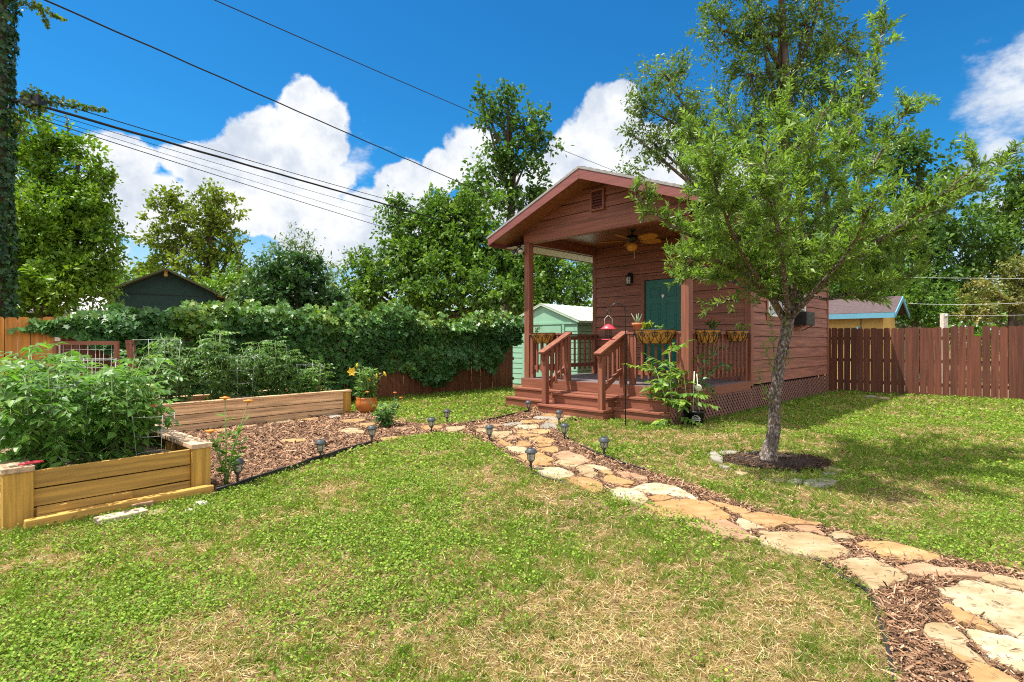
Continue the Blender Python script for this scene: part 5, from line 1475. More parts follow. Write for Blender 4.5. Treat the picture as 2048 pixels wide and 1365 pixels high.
# (near, far, tufts per m2, blades per tuft, blade width, height, flat straw blades per m2)
for (y0, y1, dens, nb, w, h, thatch) in ((1.5, 2.6, 1250, 15, .0046, .046, 6000), (2.6, 4.0, 900, 13, .0056, .048, 4200), (4.0, 6.0, 480, 11, .0085, .052, 2200), (6.0, 9.0, 250, 10, .0125, .056, 1000), (9.0, 13.0, 125, 9, .020, .062, 450), (13.0, 18, 55, 8, .03, .07, 150)):
    x, y = scatter(y0, y1, dens)
    ok = lawn_mask(x, y); x, y = x[ok], y[ok]
    dr = dryness(x, y)
    keep = RNG.random(len(x)) < np.clip(1.15 - dr * .75, .45, 1)
    x, y, dr = x[keep], y[keep], dr[keep]
    nt_ = len(x)
    size = (.40 + 1.2 * fbm(x, y, 3.5, 31, 3)) * RNG.uniform(.55, 1.35, nt_)
    tone = RNG.random(nt_) * .55 + fbm(x, y, 1.3, 33, 3) * .6 - .1
    dead = RNG.random(nt_) < np.clip((dr - .08) * 1.05, .05, .62)
    I = np.repeat(np.arange(nt_), nb)
    n = len(I)
    a = RNG.uniform(0, 2 * math.pi, n)
    r_ = np.abs(RNG.normal(0, .011, n)) * (w / .0046) ** .6
    lean = np.abs(RNG.normal(.75, .45, n)) + np.where(dead[I], .5, 0)
    LP['C'].append(np.stack([x[I] + r_ * np.cos(a), y[I] + r_ * np.sin(a), np.full(n, -.004)], 1))
    a2 = a + RNG.normal(0, .6, n)
    LP['D'].append(np.stack([np.cos(a2) * lean, np.sin(a2) * lean, np.ones(n)], 1))
    LP['U'].append(np.stack([np.cos(a2 + 1.2), np.sin(a2 + 1.2), np.full(n, .4)], 1))
    LP['L'].append(h * size[I] * RNG.uniform(.5, 1.2, n)); LP['W'].append(w * RNG.uniform(.7, 1.4, n))
    g = leafcols(n, GREENS, .15, np.clip(tone, 0, 1)[I], .7)
    st = leafcols(n, STRAWS, .15)
    LP['c'].append(np.where((dead[I] | (RNG.random(n) < .10))[:, None], st, g))
    # thatch: flat pale straw
    x, y = scatter(y0, y1, thatch)
    ok = lawn_mask(x, y); x, y = x[ok], y[ok]
    dr = dryness(x, y)
    keep = RNG.random(len(x)) < np.clip(.15 + dr * .9, .1, 1)
    x, y = x[keep], y[keep]; n = len(x)
    a = RNG.uniform(0, 2 * math.pi, n)
    LP['C'].append(np.stack([x, y, RNG.uniform(.002, .018, n)], 1))
    LP['D'].append(np.stack([np.cos(a), np.sin(a), RNG.normal(.1, .2, n)], 1))
    LP['U'].append(np.stack([RNG.normal(0, .3, n), RNG.normal(0, .3, n), np.ones(n)], 1))
    LP['L'].append(h * RNG.uniform(.7, 1.6, n)); LP['W'].append(w * .8 * RNG.uniform(.6, 1.3, n))
    LP['c'].append(leafcols(n, STRAWS, .15))
cat = {k: np.concatenate(v) for k, v in LP.items()}
grass = leaf_cloud('grass', cat['C'], cat['D'], cat['U'], cat['L'], cat['W'], cat['c'], T_BLADE, M['matt'])
tag(grass, 'short patchy turf grass with dry straw spots over the yard', 'grass', kind='stuff')

# broad-leaved clover and ground cover
LP = {'C': [], 'U': [], 'L': [], 'D': [], 'c': []}
for (y0, y1, dens, s) in ((1.5, 3.0, 11000, .0125), (3.0, 5.5, 6500, .0155), (5.5, 9, 2000, .024), (9, 15, 600, .040)):
    x, y = scatter(y0, y1, dens)
    pick = fbm(x, y, .9, 41) * .9 + fbm(x, y, 3.2, 51) * .35 - dryness(x, y) * .55 + .20 * np.clip((.9 - x) / 1.6, -.5, 1) + np.where((x > 4.5) & (y > 5), .12, 0)
    ok = lawn_mask(x, y) & (pick > .62 + .16 * RNG.standard_normal(len(x)))
    x, y = x[ok], y[ok]; n = len(x)
    a = RNG.uniform(0, 2 * math.pi, n)
    tl_ = RNG.normal(0, .6, n)
    LP['C'].append(np.stack([x, y, RNG.uniform(.012, .05, n)], 1))
    LP['D'].append(np.stack([np.cos(a), np.sin(a), tl_], 1))
    LP['U'].append(np.stack([RNG.normal(0, .45, n), RNG.normal(0, .45, n), np.ones(n)], 1))
    LP['L'].append(s * RNG.uniform(.6, 1.3, n))
    LP['c'].append(leafcols(n, [(.09, .18, .018), (.15, .265, .028), (.23, .345, .045), (.31, .41, .07)], .18))
cat = {k: np.concatenate(v) for k, v in LP.items()}
cl = leaf_cloud('clover', cat['C'], cat['D'], cat['U'], cat['L'], cat['L'] * .85, cat['c'], T_ROUND, M['matt'])
tag(cl, 'low round leaved clover and weeds growing in drifts through the lawn', 'ground cover', kind='stuff')

# bark chips
CH = {'C': [], 'D': [], 'U': [], 'L': [], 'W': [], 'c': []}
for (y0, y1, dens, l, w) in ((1.6, 3.4, 9000, .040, .0055), (3.4, 6, 4800, .045, .008), (6, 12, 2200, .055, .013)):
    x, y = scatter(y0, y1, dens)
    inn = inpoly(x, y, PATH) & ~inpoly(x, y, BEDP1) & ~inpoly(x, y, DECKP) & ~inpoly(x, y, BEDP2)
    tr = inpoly(x, y, TRING)
    on = np.zeros(len(x), bool)
    for P in POLYS: on |= inpoly(x, y, P)
    # spill a little over the lawn side
    jx, jy = x + RNG.normal(0, .05, len(x)), y + RNG.normal(0, .05, len(x))
    spill = inpoly(jx, jy, PATH) & ~inn & lawn_mask(x, y) & (RNG.random(len(x)) < .35)
    ok = (inn & (~on | (RNG.random(len(x)) < .03))) | spill | tr
    x, y, on, tr = x[ok], y[ok], on[ok], tr[ok]; n = len(x)
    a = RNG.uniform(0, 2 * math.pi, n)
    CH['C'].append(np.stack([x, y, np.where(on, .030, np.where(tr, .03 + .045 * np.clip(1 - np.hypot(x - tx_, (y - ty_) * 1.3) / .5, 0, 1), RNG.uniform(.004, .03, n)))], 1))
    CH['D'].append(np.stack([np.cos(a), np.sin(a), np.where(on, 0.0, RNG.normal(0, .38, n))], 1))
    CH['U'].append(np.stack([RNG.normal(0, .45, n) * ~on, RNG.normal(0, .45, n) * ~on, np.ones(n)], 1))
    CH['L'].append(l * RNG.uniform(.25, 1.1, n) ** 1.0 * (1 + 1.2 * (RNG.random(n) < .12)) * np.where(on, .8, 1)); CH['W'].append(w * RNG.uniform(.5, 1.6, n) * np.where(on, .6, 1))
    c = leafcols(n, [(.06, .030, .016), (.16, .080, .042), (.27, .15, .085), (.42, .27, .17)], .25)
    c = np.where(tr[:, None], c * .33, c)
    CH['c'].append(c)
cat = {k: np.concatenate(v) for k, v in CH.items()}
ch = leaf_cloud('wood_chips', cat['C'], cat['D'], cat['U'], cat['L'], cat['W'], cat['c'], T_CHIP, M['chip'])
tag(ch, 'shredded brown bark mulch between the flagstones and around the tree', 'mulch', kind='stuff')

# tufts against fences, beds and steps
TF = {'C': [], 'D': [], 'L': [], 'c': []}


def tufts(p, q, n, h):
    p, q = np.array(p), np.array(q)
    t = RNG.random(n)
    P = p + (q - p) * t[:, None] + RNG.normal(0, .05, (n, 2))
    a = RNG.uniform(0, 2 * math.pi, n)
    TF['C'].append(np.stack([P[:, 0], P[:, 1], np.zeros(n)], 1)); TF['D'].append(np.stack([np.cos(a) * .5, np.sin(a) * .5, np.ones(n)], 1))
    TF['L'].append(h * RNG.uniform(.4, 1.2, n)); TF['c'].append(leafcols(n, [(.07, .15, .015), (.13, .23, .03), (.22, .29, .06)], .15))


tufts(cab(.08, -2.4)[:2], cab(.06, 4.9)[:2], 1600, .11)
tufts(fpt(5.2, .1)[:2], fpt(FL, .12)[:2], 900, .12)
tufts(q0 + (q1 - q0) * .35, q1, 1500, .08)
tufts(bed1(-.1, -.2)[:2], bed1(B1L + .1, -.2)[:2], 700, .06)
tufts(cab(-3.9, -2.88)[:2], cab(-3.95, -1.0)[:2], 500, .09)
tufts(cab(-1.1, -2.88)[:2], cab(.1, -2.9)[:2], 500, .08)
cat = {k: np.concatenate(v) for k, v in TF.items()}
n = len(cat['C'])
tag(leaf_cloud('weeds', cat['C'], cat['D'], randdirs(n, .2), cat['L'], RNG.uniform(.008, .018, n), cat['c'], T_BLADE, M['leaf']), 'taller grass and weeds along the fence and cabin foot', 'weeds', kind='stuff')


# ================================================================== VINE ON THE FENCE
def vine():
    n = 22000
    s = RNG.uniform(.75, FL + .3, n)
    s = np.where(RNG.random(n) < .02, RNG.uniform(.1, 1.0, n), s)
    top = 1.93 + .85 * (fbm(s, s * 0, .75, 61, 2) - .5) + .55 * (fbm(s, s * 0, 2.6, 62, 2) - .5) - np.clip(.7 - s, 0, 1) * .35
    ks = np.array([0, .75, 1.2, 1.6, 5.5, 6.2, 6.8, 7.4, 7.9, 8.5, 9.1, 9.5, 9.9, 10.15, 10.6])
    kz = np.array([1.62, 1.4, 1.05, .2, .2, .62, .60, .24, .22, .68, .66, .40, .85, 1.25, 1.3])
    low = np.interp(s, ks, kz) + .22 * (fbm(s, s * 0, 2.6, 63) - .5)
    kind = RNG.random(n)
    t = RNG.random(n) ** .8
    z = low + (top - low) * t
    thick = np.clip(.20 + 1.1 * (fbm(s, z, 1.5, 64, 3) - .5), .03, .6) + .10 * np.clip((z - 1.4) / .5, 0, 1)
    off = thick * (1 - .5 * RNG.random(n) ** 2)
    # upper cap wraps over to the back
    cap = kind < .30
    ang = RNG.uniform(-.35 * math.pi, .75 * math.pi, n)
    off = np.where(cap, thick * np.cos(ang) * .9, off); z = np.where(cap, 1.66 + (top - 1.66) * np.maximum(np.sin(ang), -.3) , z)
    # loose sprays standing above the mass
    sp = RNG.random(n) < .06
    ks_ = np.round(s * 2.3) / 2.3 + .13 * np.sin(np.round(s * 2.3) * 7.7)
    s = np.where(sp, ks_ + RNG.normal(0, .05, n), s); z = np.where(sp, top + RNG.random(n) * .34 * np.abs(np.sin(np.round(s * 2.3) * 3.1)), z); off = np.where(sp, RNG.normal(.05, .09, n), off)
    base = np.array(FA)[None] + np.array(FD)[None] * s[:, None]
    nrm = np.array([FD.y, -FD.x, 0])
    C = base + nrm[None] * off[:, None]; C[:, 2] = z
    N = nrm[None] * RNG.uniform(.35, 1.2, n)[:, None] + np.array([0, 0, 1])[None] * np.where(cap, .9, .55)[:, None] + .65 * RNG.standard_normal((n, 3))
    D = np.stack([RNG.normal(0, .6, n), RNG.normal(0, .6, n), np.full(n, -.75)], 1) + nrm[None] * .5
    L = .112 * RNG.uniform(.5, 1.25, n)
    yel = np.clip(fbm(s, z, 1.2, 65) * 1.5 - .62 + .55 * np.clip((z - 1.5) / .4, 0, 1), 0, 1)
    col = leafcols(n, [(.035, .11, .030), (.055, .15, .038), (.085, .20, .045), (.15, .27, .045), (.34, .40, .06)], .18, yel, .6)
    t = thing('climbing_vine', 'dense green climbing vine draped over the brown picket fence', 'vine', tuple(fpt(5)))
    C = C - np.array(fpt(5))[None]
    leaf_cloud('foliage', C, D, N, L, L * 1.0, col, T_MAPLE, M['gloss'], t)
    mb = MB()
    for i in range(60):
        ss = random.uniform(.6, FL); z1 = random.uniform(1.2, 1.75)
        pts = [fpt(ss + .12 * math.sin(k * 1.3 + i), .06 + .03 * math.sin(k + i), z1 - k * .22) - fpt(5) for k in range(6) if z1 - k * .22 > .02]
        if len(pts) > 1: mb.tube(pts, .006, 4)
    # loose runners
    for ss, dz in ((.35, .0), (.8, .1)):
        mb.tube([fpt(ss, .1, 1.55 + dz) - fpt(5), fpt(ss - .25, .12, 1.5 + dz) - fpt(5), fpt(ss - .5, .14, 1.52 + dz) - fpt(5)], .005, 4)
    mb.build('stem', M['twig'], t)


vine()


# ================================================================== GARDEN PLANTS
def compound_plant(name, label, cat, base, h, rad, nst, nfr, flen, leaflets, ll, lw, stops, group=None, mat='leaf', droop=.5, fruits=(), lean=(0, 0)):
    t = thing(name, label, cat, base, 0, group)
    st = MB()
    C, D, U, L, K = [], [], [], [], []
    up = Vector((0, 0, 1))
    for i in range(nst):
        a = 2 * math.pi * (i + random.random() * .7) / nst
        rr = rad * random.uniform(.25, .8)
        tip = Vector((math.cos(a) * rr + lean[0], math.sin(a) * rr + lean[1], h * random.uniform(.62, 1.04)))
        b = Vector((math.cos(a) * .05, math.sin(a) * .05, 0))
        m1 = b * .6 + tip * .4 + Vector((random.gauss(0, .04), random.gauss(0, .04), .10 * h)); m1.z = tip.z * .5
        st.tube([b, m1, tip], [.010, .008, .004], 6)
        for j in range(nfr // nst):
            f = random.uniform(.12, 1.0)
            o = b + (m1 - b) * (f * 2) if f < .5 else m1 + (tip - m1) * (f * 2 - 1)
            fa = random.uniform(0, 2 * math.pi)
            d = Vector((math.cos(fa), math.sin(fa), random.uniform(.0, .7) + (f - .5) * .8)).normalized()
            ln_ = flen * random.uniform(.6, 1.15)
            p = o.copy(); pts = [p.copy()]
            k = random.random()
            for q in range(4):
                d = (d + Vector((0, 0, -droop * .25))).normalized(); p = p + d * (ln_ / 4); pts.append(p.copy())
            st.tube(pts, [.004, .003, .0025, .002, .0015], 4, False)
            side = d.cross(up)
            side = side.normalized() if side.length > 1e-3 else Vector((1, 0, 0))
            for q in range(leaflets):
                g = q / (leaflets - 1) if leaflets > 1 else 1
                seg = .35 + .65 * g
                idx = min(3, int(seg * 4 - 1e-6)); fr_ = seg * 4 - idx
                c = pts[idx] + (pts[idx + 1] - pts[idx]) * fr_
                sgn = 1 if q % 2 else -1
                if q == leaflets - 1: dd = d
                else: dd = (d * .45 + side * sgn * .9 + Vector((0, 0, -.15 - random.random() * .3))).normalized()
                C.append(tuple(c)); D.append(tuple(dd)); L.append(ll * random.uniform(.55, 1.2)); K.append(k)
                U.append((random.gauss(0, .4), random.gauss(0, .4), 1))
    st.build('stem', M['stem'], t)
    n = len(C)
    leaf_cloud('leaves', np.array(C), np.array(D), np.array(U), np.array(L), np.array(L) * (lw / ll) * RNG.uniform(.8, 1.2, n), leafcols(n, stops, .14, np.array(K), .5), T_LEAF, M[mat], t)
    for (fx, fy, fz, fr, red) in fruits:
        MB().ball((fx, fy, fz), fr, 14, 9, .86).build('tomato', M['tomato_red' if red else 'tomato_green'], t)
    return t


GT = [(.05, .14, .025), (.085, .20, .034), (.13, .27, .045), (.20, .34, .06)]
GD = [(.045, .115, .03), (.08, .17, .042), (.12, .23, .06), (.20, .31, .09)]
tp = [
    ((.28, .50), .92, .46, 'bushy tomato plant at the left front corner of nearest bed', ()),
    ((.82, .58), .86, .40, 'tomato plant with one red and two green fruits at the right of nearest bed', ()),
    ((.35, 1.25), .98, .50, 'tomato plant on the left side, middle of nearest bed', ()),
    ((.92, 1.30), .92, .44, 'tomato plant on the right side, middle of nearest bed', ()),
    ((.36, 2.1), .90, .46, 'tomato plant in the far left corner of nearest bed', ()),
    ((.95, 2.1), .84, .40, 'tomato plant in the far right corner of nearest bed', ()),
]
for i, ((x, y), h, r, label, fr) in enumerate(tp):
    base = bed1(x, y, .28)
    fr = []
    if i == 1:
        for px, py, yy, rr, red in ((300, 776, 5.0, .045, 0), (302, 814, 4.95, .032, 1), (314, 833, 4.95, .032, 0)):
            w = at(px, py, yy) - base; fr.append((*w, rr, red))
    if i == 0:
        w = at(152, 905, 4.6) - base; fr.append((*w, .03, 0))
    compound_plant('tomato_plant', label, 'tomato plant', base, h, r, 9, 200, .31, 7, .092, .050, GT, 'tomato plants in the nearest bed', 'veg', .75, fr)
tp = [((.95, .6), 1.16, .40, 'tall tomato plant at the left end of the long bed'), ((1.58, .55), 1.20, .36, 'tomato plant left of centre in the long bed'), ((2.12, .66), 1.02, .40, 'tomato plant at the centre of the long bed'),
      ((2.62, .6), 1.12, .34, 'tomato plant right of centre in the long bed'), ((.35, .6), .9, .4, 'tomato plant at the hidden far left end of the long bed')]
for (x, y), h, r, label in tp:
    compound_plant('tomato_plant', label, 'tomato plant', bed2(x, y, .3), h, r, 8, 190, .28, 7, .088, .045, GD, 'tomato plants in the long bed', 'veg', .9)
compound_plant('basil_plant', 'rounded bright green basil bush in the right part of long bed', 'basil', bed2(3.02, .42, .3), .52, .30, 9, 150, .14, 5, .085, .055, [(.05, .15, .02), (.09, .22, .03), (.15, .30, .05)], None, 'gloss', .6)
compound_plant('pepper_plant', 'light green airy pepper plant at the right end of long bed', 'pepper plant', bed2(3.42, .68, .3), .74, .30, 7, 110, .20, 5, .075, .035, [(.06, .15, .02), (.12, .23, .04), (.22, .31, .08)], None, 'gloss', .5)

# big leaved bush before the porch and its staked neighbour
x, y = ground(1345, 851)
bp = compound_plant('cassia_bush', 'bright green bush with broad paired leaflets before the porch steps', 'bush', (x, y, 0), 1.22, .42, 5, 46, .46, 11, .15, .068, [(.05, .13, .02), (.10, .21, .03), (.20, .33, .04), (.34, .44, .08)], None, 'leaf', .35)
x, y = ground(1392, 851)
np_ = thing('nursery_pot', 'black nursery pot with a round white emblem beside the lattice', 'nursery pot', (x, y, 0), math.atan2(y, x) + math.pi / 2 + math.pi)
np_.rotation_euler.z = math.atan2(-x, y) * 1.0
mb = MB(); mb.lathe([(.105, 0), (.13, .20), (.14, .202), (.143, .235), (.132, .235), (.125, .2), (.004, .2)], n=30); mb.build('pot', M['nursery'], np_)
mb = MB()


def onpot(u, z): a = -math.pi / 2 + u / .122; r = .105 + .025 * z / .2 + .002; return (r * math.cos(a), r * math.sin(a), z)


mb.tube([onpot(.062 * math.cos(2 * math.pi * i / 32), .105 + .062 * math.sin(2 * math.pi * i / 32)) for i in range(33)], .0036, 5, False)
mb.tube([onpot(-.082 + .0164 * i, .118) for i in range(11)], .003, 5); mb.tube([onpot(-.082 + .0164 * i, .088) for i in range(11)], .003, 5)
for i in range(7):
    u = -.052 + i * .0165
    mb.tube([onpot(u, .094), onpot(u + .002, .112)], .003, 4)
    mb.tube([onpot(u + .001, .112 if i % 2 else .094), onpot(u + .009, .112 if i % 2 else .094)], .0026, 4)
mb.tube([onpot(-.045, .128), onpot(-.022, .146), onpot(-.008, .136), onpot(.014, .155), onpot(.045, .128)], .003, 5)
mb.build('emblem', M['white'], np_)
MB().lathe([(.124, .201), (.003, .206)], n=20).build('soil', M['soil'], np_)
vs_ = thing('staked_vine', 'young vine on pale stakes climbing from nursery pot to the porch rail', 'climbing plant', (x, y, .2))
mb = MB(); mb.tube([(-.05, 0, 0), (-.01, .05, .66)], .008, 6); mb.tube([(.06, .02, 0), (.03, .05, .62)], .007, 6); mb.build('stake', M['cream'], vs_)
mb = MB(); mb.lathe([(.001, -.004), (.055, -.004), (.055, .004), (.001, .004)], n=18)
tgo = mb.build('plant_tag', M['cream'], vs_); tgo.location = (.035, -.012, .40); tgo.rotation_euler = (R(86), 0, 0)
runs = [[(.0, .0, .0), (.02, .03, .35), (.10, .12, .62), (.22, .20, .80), (.42, .33, .92), (.50, .40, 1.08)], [(.03, .03, .4), (.2, .15, .56), (.45, .34, .70), (.62, .52, .74), (.80, .68, .70)], [(.1, .1, .5), (.25, .22, .40), (.40, .36, .30), (.46, .42, .12)]]
mb = MB(); C, D = [], []
for rn in runs:
    mb.tube(rn, .004, 5)
    for a, b in zip(rn[:-1], rn[1:]):
        for j in range(9):
            p = Vector(a) + (Vector(b) - Vector(a)) * random.random(); C.append(tuple(p + Vector((random.gauss(0, .03), random.gauss(0, .03), random.gauss(0, .03)))))
mb.build('stem', M['stem'], vs_)
n = len(C)
leaf_cloud('leaves', np.array(C), randdirs(n, -.1), randdirs(n, .9), .085 * RNG.uniform(.6, 1.2, n), .05 * RNG.uniform(.7, 1.2, n), leafcols(n, [(.03, .11, .04), (.06, .17, .06), (.12, .26, .07)]), T_LEAF, M['gloss'], vs_)

# flowering plant at the bed corner
x, y = ground(452, 975)
zn = thing('zinnia_plant', 'tall leafy plant with three flat orange flowers at bed corner', 'flowering plant', (x, y, 0))
mb = MB(); C, D = [], []
fl = MB()
for (px, py, fo) in ((450, 797, 1), (497, 803, 1), (421, 863, 1), (478, 850, 0), (432, 880, 0), (490, 880, 0), (455, 860, 0)):
    tip = at(px, py, y + random.uniform(-.1, .1)) - Vector((x, y, 0))
    m_ = Vector((tip.x * .35, tip.y * .4, tip.z * .45))
    mb.tube([(random.gauss(0, .02), random.gauss(0, .02), 0), m_, tip], [.007, .005, .003], 6)
    for j in range(9 if fo else 13):
        f = random.uniform(.25, .82 if fo else 1.0)
        C.append(tuple(m_ * (f * 2) if f < .5 else m_ + (tip - m_) * (f * 2 - 1)))
        aa = random.uniform(0, 2 * math.pi); D.append((math.cos(aa), math.sin(aa), random.uniform(.0, .8)))
    if fo:
        fl.lathe([(.006, -.018), (.045, .0), (.047, .006), (.02, .010), (.002, .016)], tuple(tip), 14)
mb.build('stem', M['stem'], zn); n = len(C)
leaf_cloud('leaves', np.array(C), np.array(D), randdirs(n, 1.0), .105 * RNG.uniform(.5, 1.2, n), .042 * RNG.uniform(.7, 1.2, n), leafcols(n, [(.06, .16, .025), (.13, .27, .04), (.24, .38, .07)]), T_LEAF, M['leaf'], zn)
fl.build('flower', M['flower_orange'], zn)

x, y = ground(772, 856)
sh = compound_plant('round_shrub', 'small dark green round shrub with thin stalked orange flowers, mid mulch', 'shrub', (x, y, 0), .40, .26, 9, 120, .10, 3, .08, .052, [(.03, .10, .025), (.055, .15, .035), (.10, .22, .05), (.19, .31, .09)], None, 'gloss', .1)
mb = MB(); fl = MB()
for px, py in ((735, 785), (790, 786), (802, 796)):
    tip = at(px, py, y) - Vector((x, y, 0))
    mb.tube([(tip.x * .4, 0, .2), (tip.x * .9, 0, tip.z * .7), tip], .0028, 5)
    fl.lathe([(.004, -.016), (.028, .0), (.03, .006), (.002, .010)], tuple(tip), 12)
mb.build('flower_stalk', M['twig'], sh); fl.build('flower', M['flower_orange'], sh)

x, y = ground(733, 827)
gp = thing('glazed_pot', 'round glazed orange pot at the end of the long raised bed', 'plant pot', (x, y, 0))
MB().lathe([(.12, 0), (.17, .06), (.205, .15), (.205, .22), (.185, .27), (.195, .295), (.185, .30), (.165, .28), (.17, .24), (.004, .24)], n=32).build('pot', M['glazed'], gp)
MB().lathe([(.168, .241), (.002, .25)], n=20).build('soil', M['soil'], gp)
ly = compound_plant('lily_plant', 'leafy yellow lily with one open bloom in glazed pot', 'lily', (x, y, .245), .62, .20, 10, 150, .09, 3, .12, .030, [(.05, .13, .02), (.10, .21, .03), (.19, .32, .06)], None, 'gloss', .1)
fl = MB()
b0 = Vector((x, y, .245))
for px, py, op in ((704, 744, 1), (714, 732, 0), (770, 749, 0), (753, 753, 0), (738, 759, 0)):
    tip = at(px, py, y - .05) - b0
    if op:
        for k_ in range(6):
            a = 2 * math.pi * k_ / 6
            u_, v_ = Vector((math.cos(a), 0, math.sin(a))), Vector((-math.sin(a), 0, math.cos(a)))
            fl.add([tip, tip + u_ * .05 + v_ * .028 + Vector((0, -.02, 0)), tip + u_ * .095 + Vector((0, -.015, 0)), tip + u_ * .05 - v_ * .028 + Vector((0, -.02, 0))], [(0, 1, 2, 3)])
        fl.build('flower', M['flower_yellow'], ly); fl = MB()
    else:
        d = Vector((random.uniform(-.4, .4), -.2, .7)).normalized()
        fl.tube([tip - d * .05, tip - d * .02, tip + d * .015, tip + d * .05], [.006, .02, .022, .006], 8)
        fl.build('flower_bud', M['flower_yellow'], ly); fl = MB()
mb = MB()
for px, py in ((704, 744), (714, 732), (770, 749), (753, 753)):
    tip = at(px, py, y - .05) - b0; mb.tube([(tip.x * .3, tip.y * .3, .2), tip * .8 + Vector((0, 0, .06)), tip], .005, 5)
mb.build('flower_stalk', M['stem'], ly)


# ================================================================== TREES
def crown_tree(name, label, base, trunk_r, blobs, leaf, per, stops, group, crad=.42, mat='leaf', tmpl=T_QUAD, asp=.5, limbs=True, shell=.45, zdroop=-.25, flat=.8, barkm='bark2'):
    """blobs: (px, py, Y, rx_px, ry_px, clusters).  Leaves gather in clusters through each blob's volume; limbs reach the blobs and twigs the clusters."""
    base = Vector(base)
    t = thing(name, label, 'tree', base, 0, group)
    tr = MB()
    ctr = [(at(b[0], b[1], b[2]), b[3] * b[2] / F, b[4] * b[2] / F, b[5]) for b in blobs]
    top = max(ctr, key=lambda c: c[0].z)[0]
    low = min(c[0].z for c in ctr)
    fork = Vector((base.x * .7 + top.x * .3, base.y * .7 + top.y * .3, max(.8, low * .75)))
    path = [base, base.lerp(fork, .5) + Vector((random.gauss(0, .1), 0, 0)), fork, fork.lerp(top, .5) + Vector((random.gauss(0, .2), random.gauss(0, .2), 0)), top]
    tr.tube([p - base for p in path], [trunk_r * 1.25, trunk_r, trunk_r * .8, trunk_r * .5, trunk_r * .1], 9)
    Cs, Ks = [], []
    for c, rx, rz2, ncl in ctr:
        if limbs:
            k = random.uniform(.25, .8)
            s0 = fork.lerp(top, k) if c.z > fork.z else path[1].lerp(fork, random.random())
            if s0.z > c.z: s0 = fork.lerp(c, .05)
            md = s0.lerp(c, .5) + Vector((0, 0, -.08 * (c - s0).length))
            tr.tube([s0 - base, md - base, c - base], [trunk_r * .38, trunk_r * .24, trunk_r * .12], 6)
        d = unit(RNG.standard_normal((ncl, 3)))
        rad = RNG.random(ncl) ** shell
        P = np.array(c) + d * rad[:, None] * np.array([rx, (rx + rz2) * .5 * flat, rz2])
        # frayed outline
        P += RNG.normal(0, .10, (ncl, 3)) * np.array([rx, rx, rz2])
        Cs.append(P); Ks.append(RNG.random(ncl))
        if limbs:
            for p in P[::3]:
                p = Vector(p)
                m_ = c.lerp(p, .55) + Vector((random.gauss(0, .1), random.gauss(0, .1), -.05))
                tr.tube([c - base, m_ - base, p - base], [trunk_r * .09, trunk_r * .06, trunk_r * .025], 4, False)
    tr.build('trunk', M[barkm], t)
    P = np.concatenate(Cs) - np.array(base); K = np.concatenate(Ks)
    n = len(P) * per
    cr = crad * RNG.uniform(.6, 1.35, len(P))
    I = np.repeat(np.arange(len(P)), per)
    # each cluster is a spray: leaves strung along a few short twigs
    tw = unit(RNG.standard_normal((len(P), 4, 3)) + np.array([0, 0, .15]))
    pick = RNG.integers(0, 4, n)
    f = RNG.random(n) ** .7
    L0 = P[I] + tw[I, pick] * (f * cr[I])[:, None] + RNG.normal(0, .13, (n, 3)) * cr[I][:, None]
    D = tw[I, pick] * .6 + randdirs(n) * .8 + np.array([0, 0, zdroop])
    U = randdirs(n, 1.0)
    L = leaf * RNG.uniform(.6, 1.3, n)
    leaf_cloud('crown', L0, D, U, L, L * asp * RNG.uniform(.8, 1.2, n), leafcols(n, stops, .15, K[I], .55), tmpl, M[mat], t)
    return t


GRN = [(.05, .12, .018), (.085, .18, .024), (.13, .24, .03), (.20, .31, .045)]
LIT = [(.07, .165, .014), (.12, .24, .02), (.18, .31, .026), (.27, .38, .04)]
OLI = [(.085, .135, .014), (.14, .20, .02), (.20, .26, .028), (.27, .32, .04)]
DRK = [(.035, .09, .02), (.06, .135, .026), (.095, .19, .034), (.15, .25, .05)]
GT_ = 'trees beyond the garden fences'


def T(px, y): return ((px - CX) * y / F, y, 0)


crown_tree('broadleaf_tree', 'big leafy tree filling the left edge behind the cedar fence', T(60, 14), .22,
           [(110, 370, 14, 105, 90, 60), (70, 300, 13.6, 75, 55, 36), (150, 480, 14, 85, 90, 55), (40, 470, 13, 90, 110, 60), (165, 390, 14.3, 55, 55, 26), (60, 590, 12.6, 95, 60, 45), (160, 570, 13.6, 75, 55, 38), (205, 530, 14.2, 28, 40, 14),
            (-60, 380, 14, 80, 110, 45), (-70, 560, 13, 90, 80, 45), (-120, 470, 14, 80, 120, 40), (218, 468, 14.5, 22, 18, 6), (215, 352, 14.4, 18, 14, 5), (160, 300, 14.2, 25, 18, 7), (110, 430, 13.6, 110, 70, 60), (90, 530, 13.3, 110, 60, 50)], .125, 80, LIT, GT_, .42, asp=.52)
crown_tree('broadleaf_tree', 'olive toned tree with two rounded tops behind the teal house', T(395, 28), .3,
           [(335, 425, 28, 38, 38, 16), (425, 430, 28, 62, 48, 34), (400, 490, 28, 78, 55, 44), (330, 490, 28, 45, 50, 20), (460, 510, 28, 45, 45, 22), (400, 555, 28, 115, 40, 46), (345, 395, 28, 16, 16, 5), (290, 545, 28, 40, 40, 16), (425, 392, 28, 22, 14, 6)], .21, 58, OLI, GT_, .60, asp=.6)
crown_tree('feathery_tree', 'feathery light green tree right of the teal house', T(590, 21), .12,
           [(575, 520, 21, 50, 40, 18), (630, 545, 21, 48, 42, 20), (530, 560, 21, 50, 40, 20), (600, 595, 20, 90, 45, 46), (500, 600, 20, 55, 30, 24), (660, 590, 20, 40, 40, 18), (610, 490, 21, 25, 20, 7), (545, 510, 21, 22, 20, 6)], .20, 34, [(.07, .13, .03), (.11, .18, .045), (.17, .24, .06)], GT_, .6, asp=.26, zdroop=-.5)
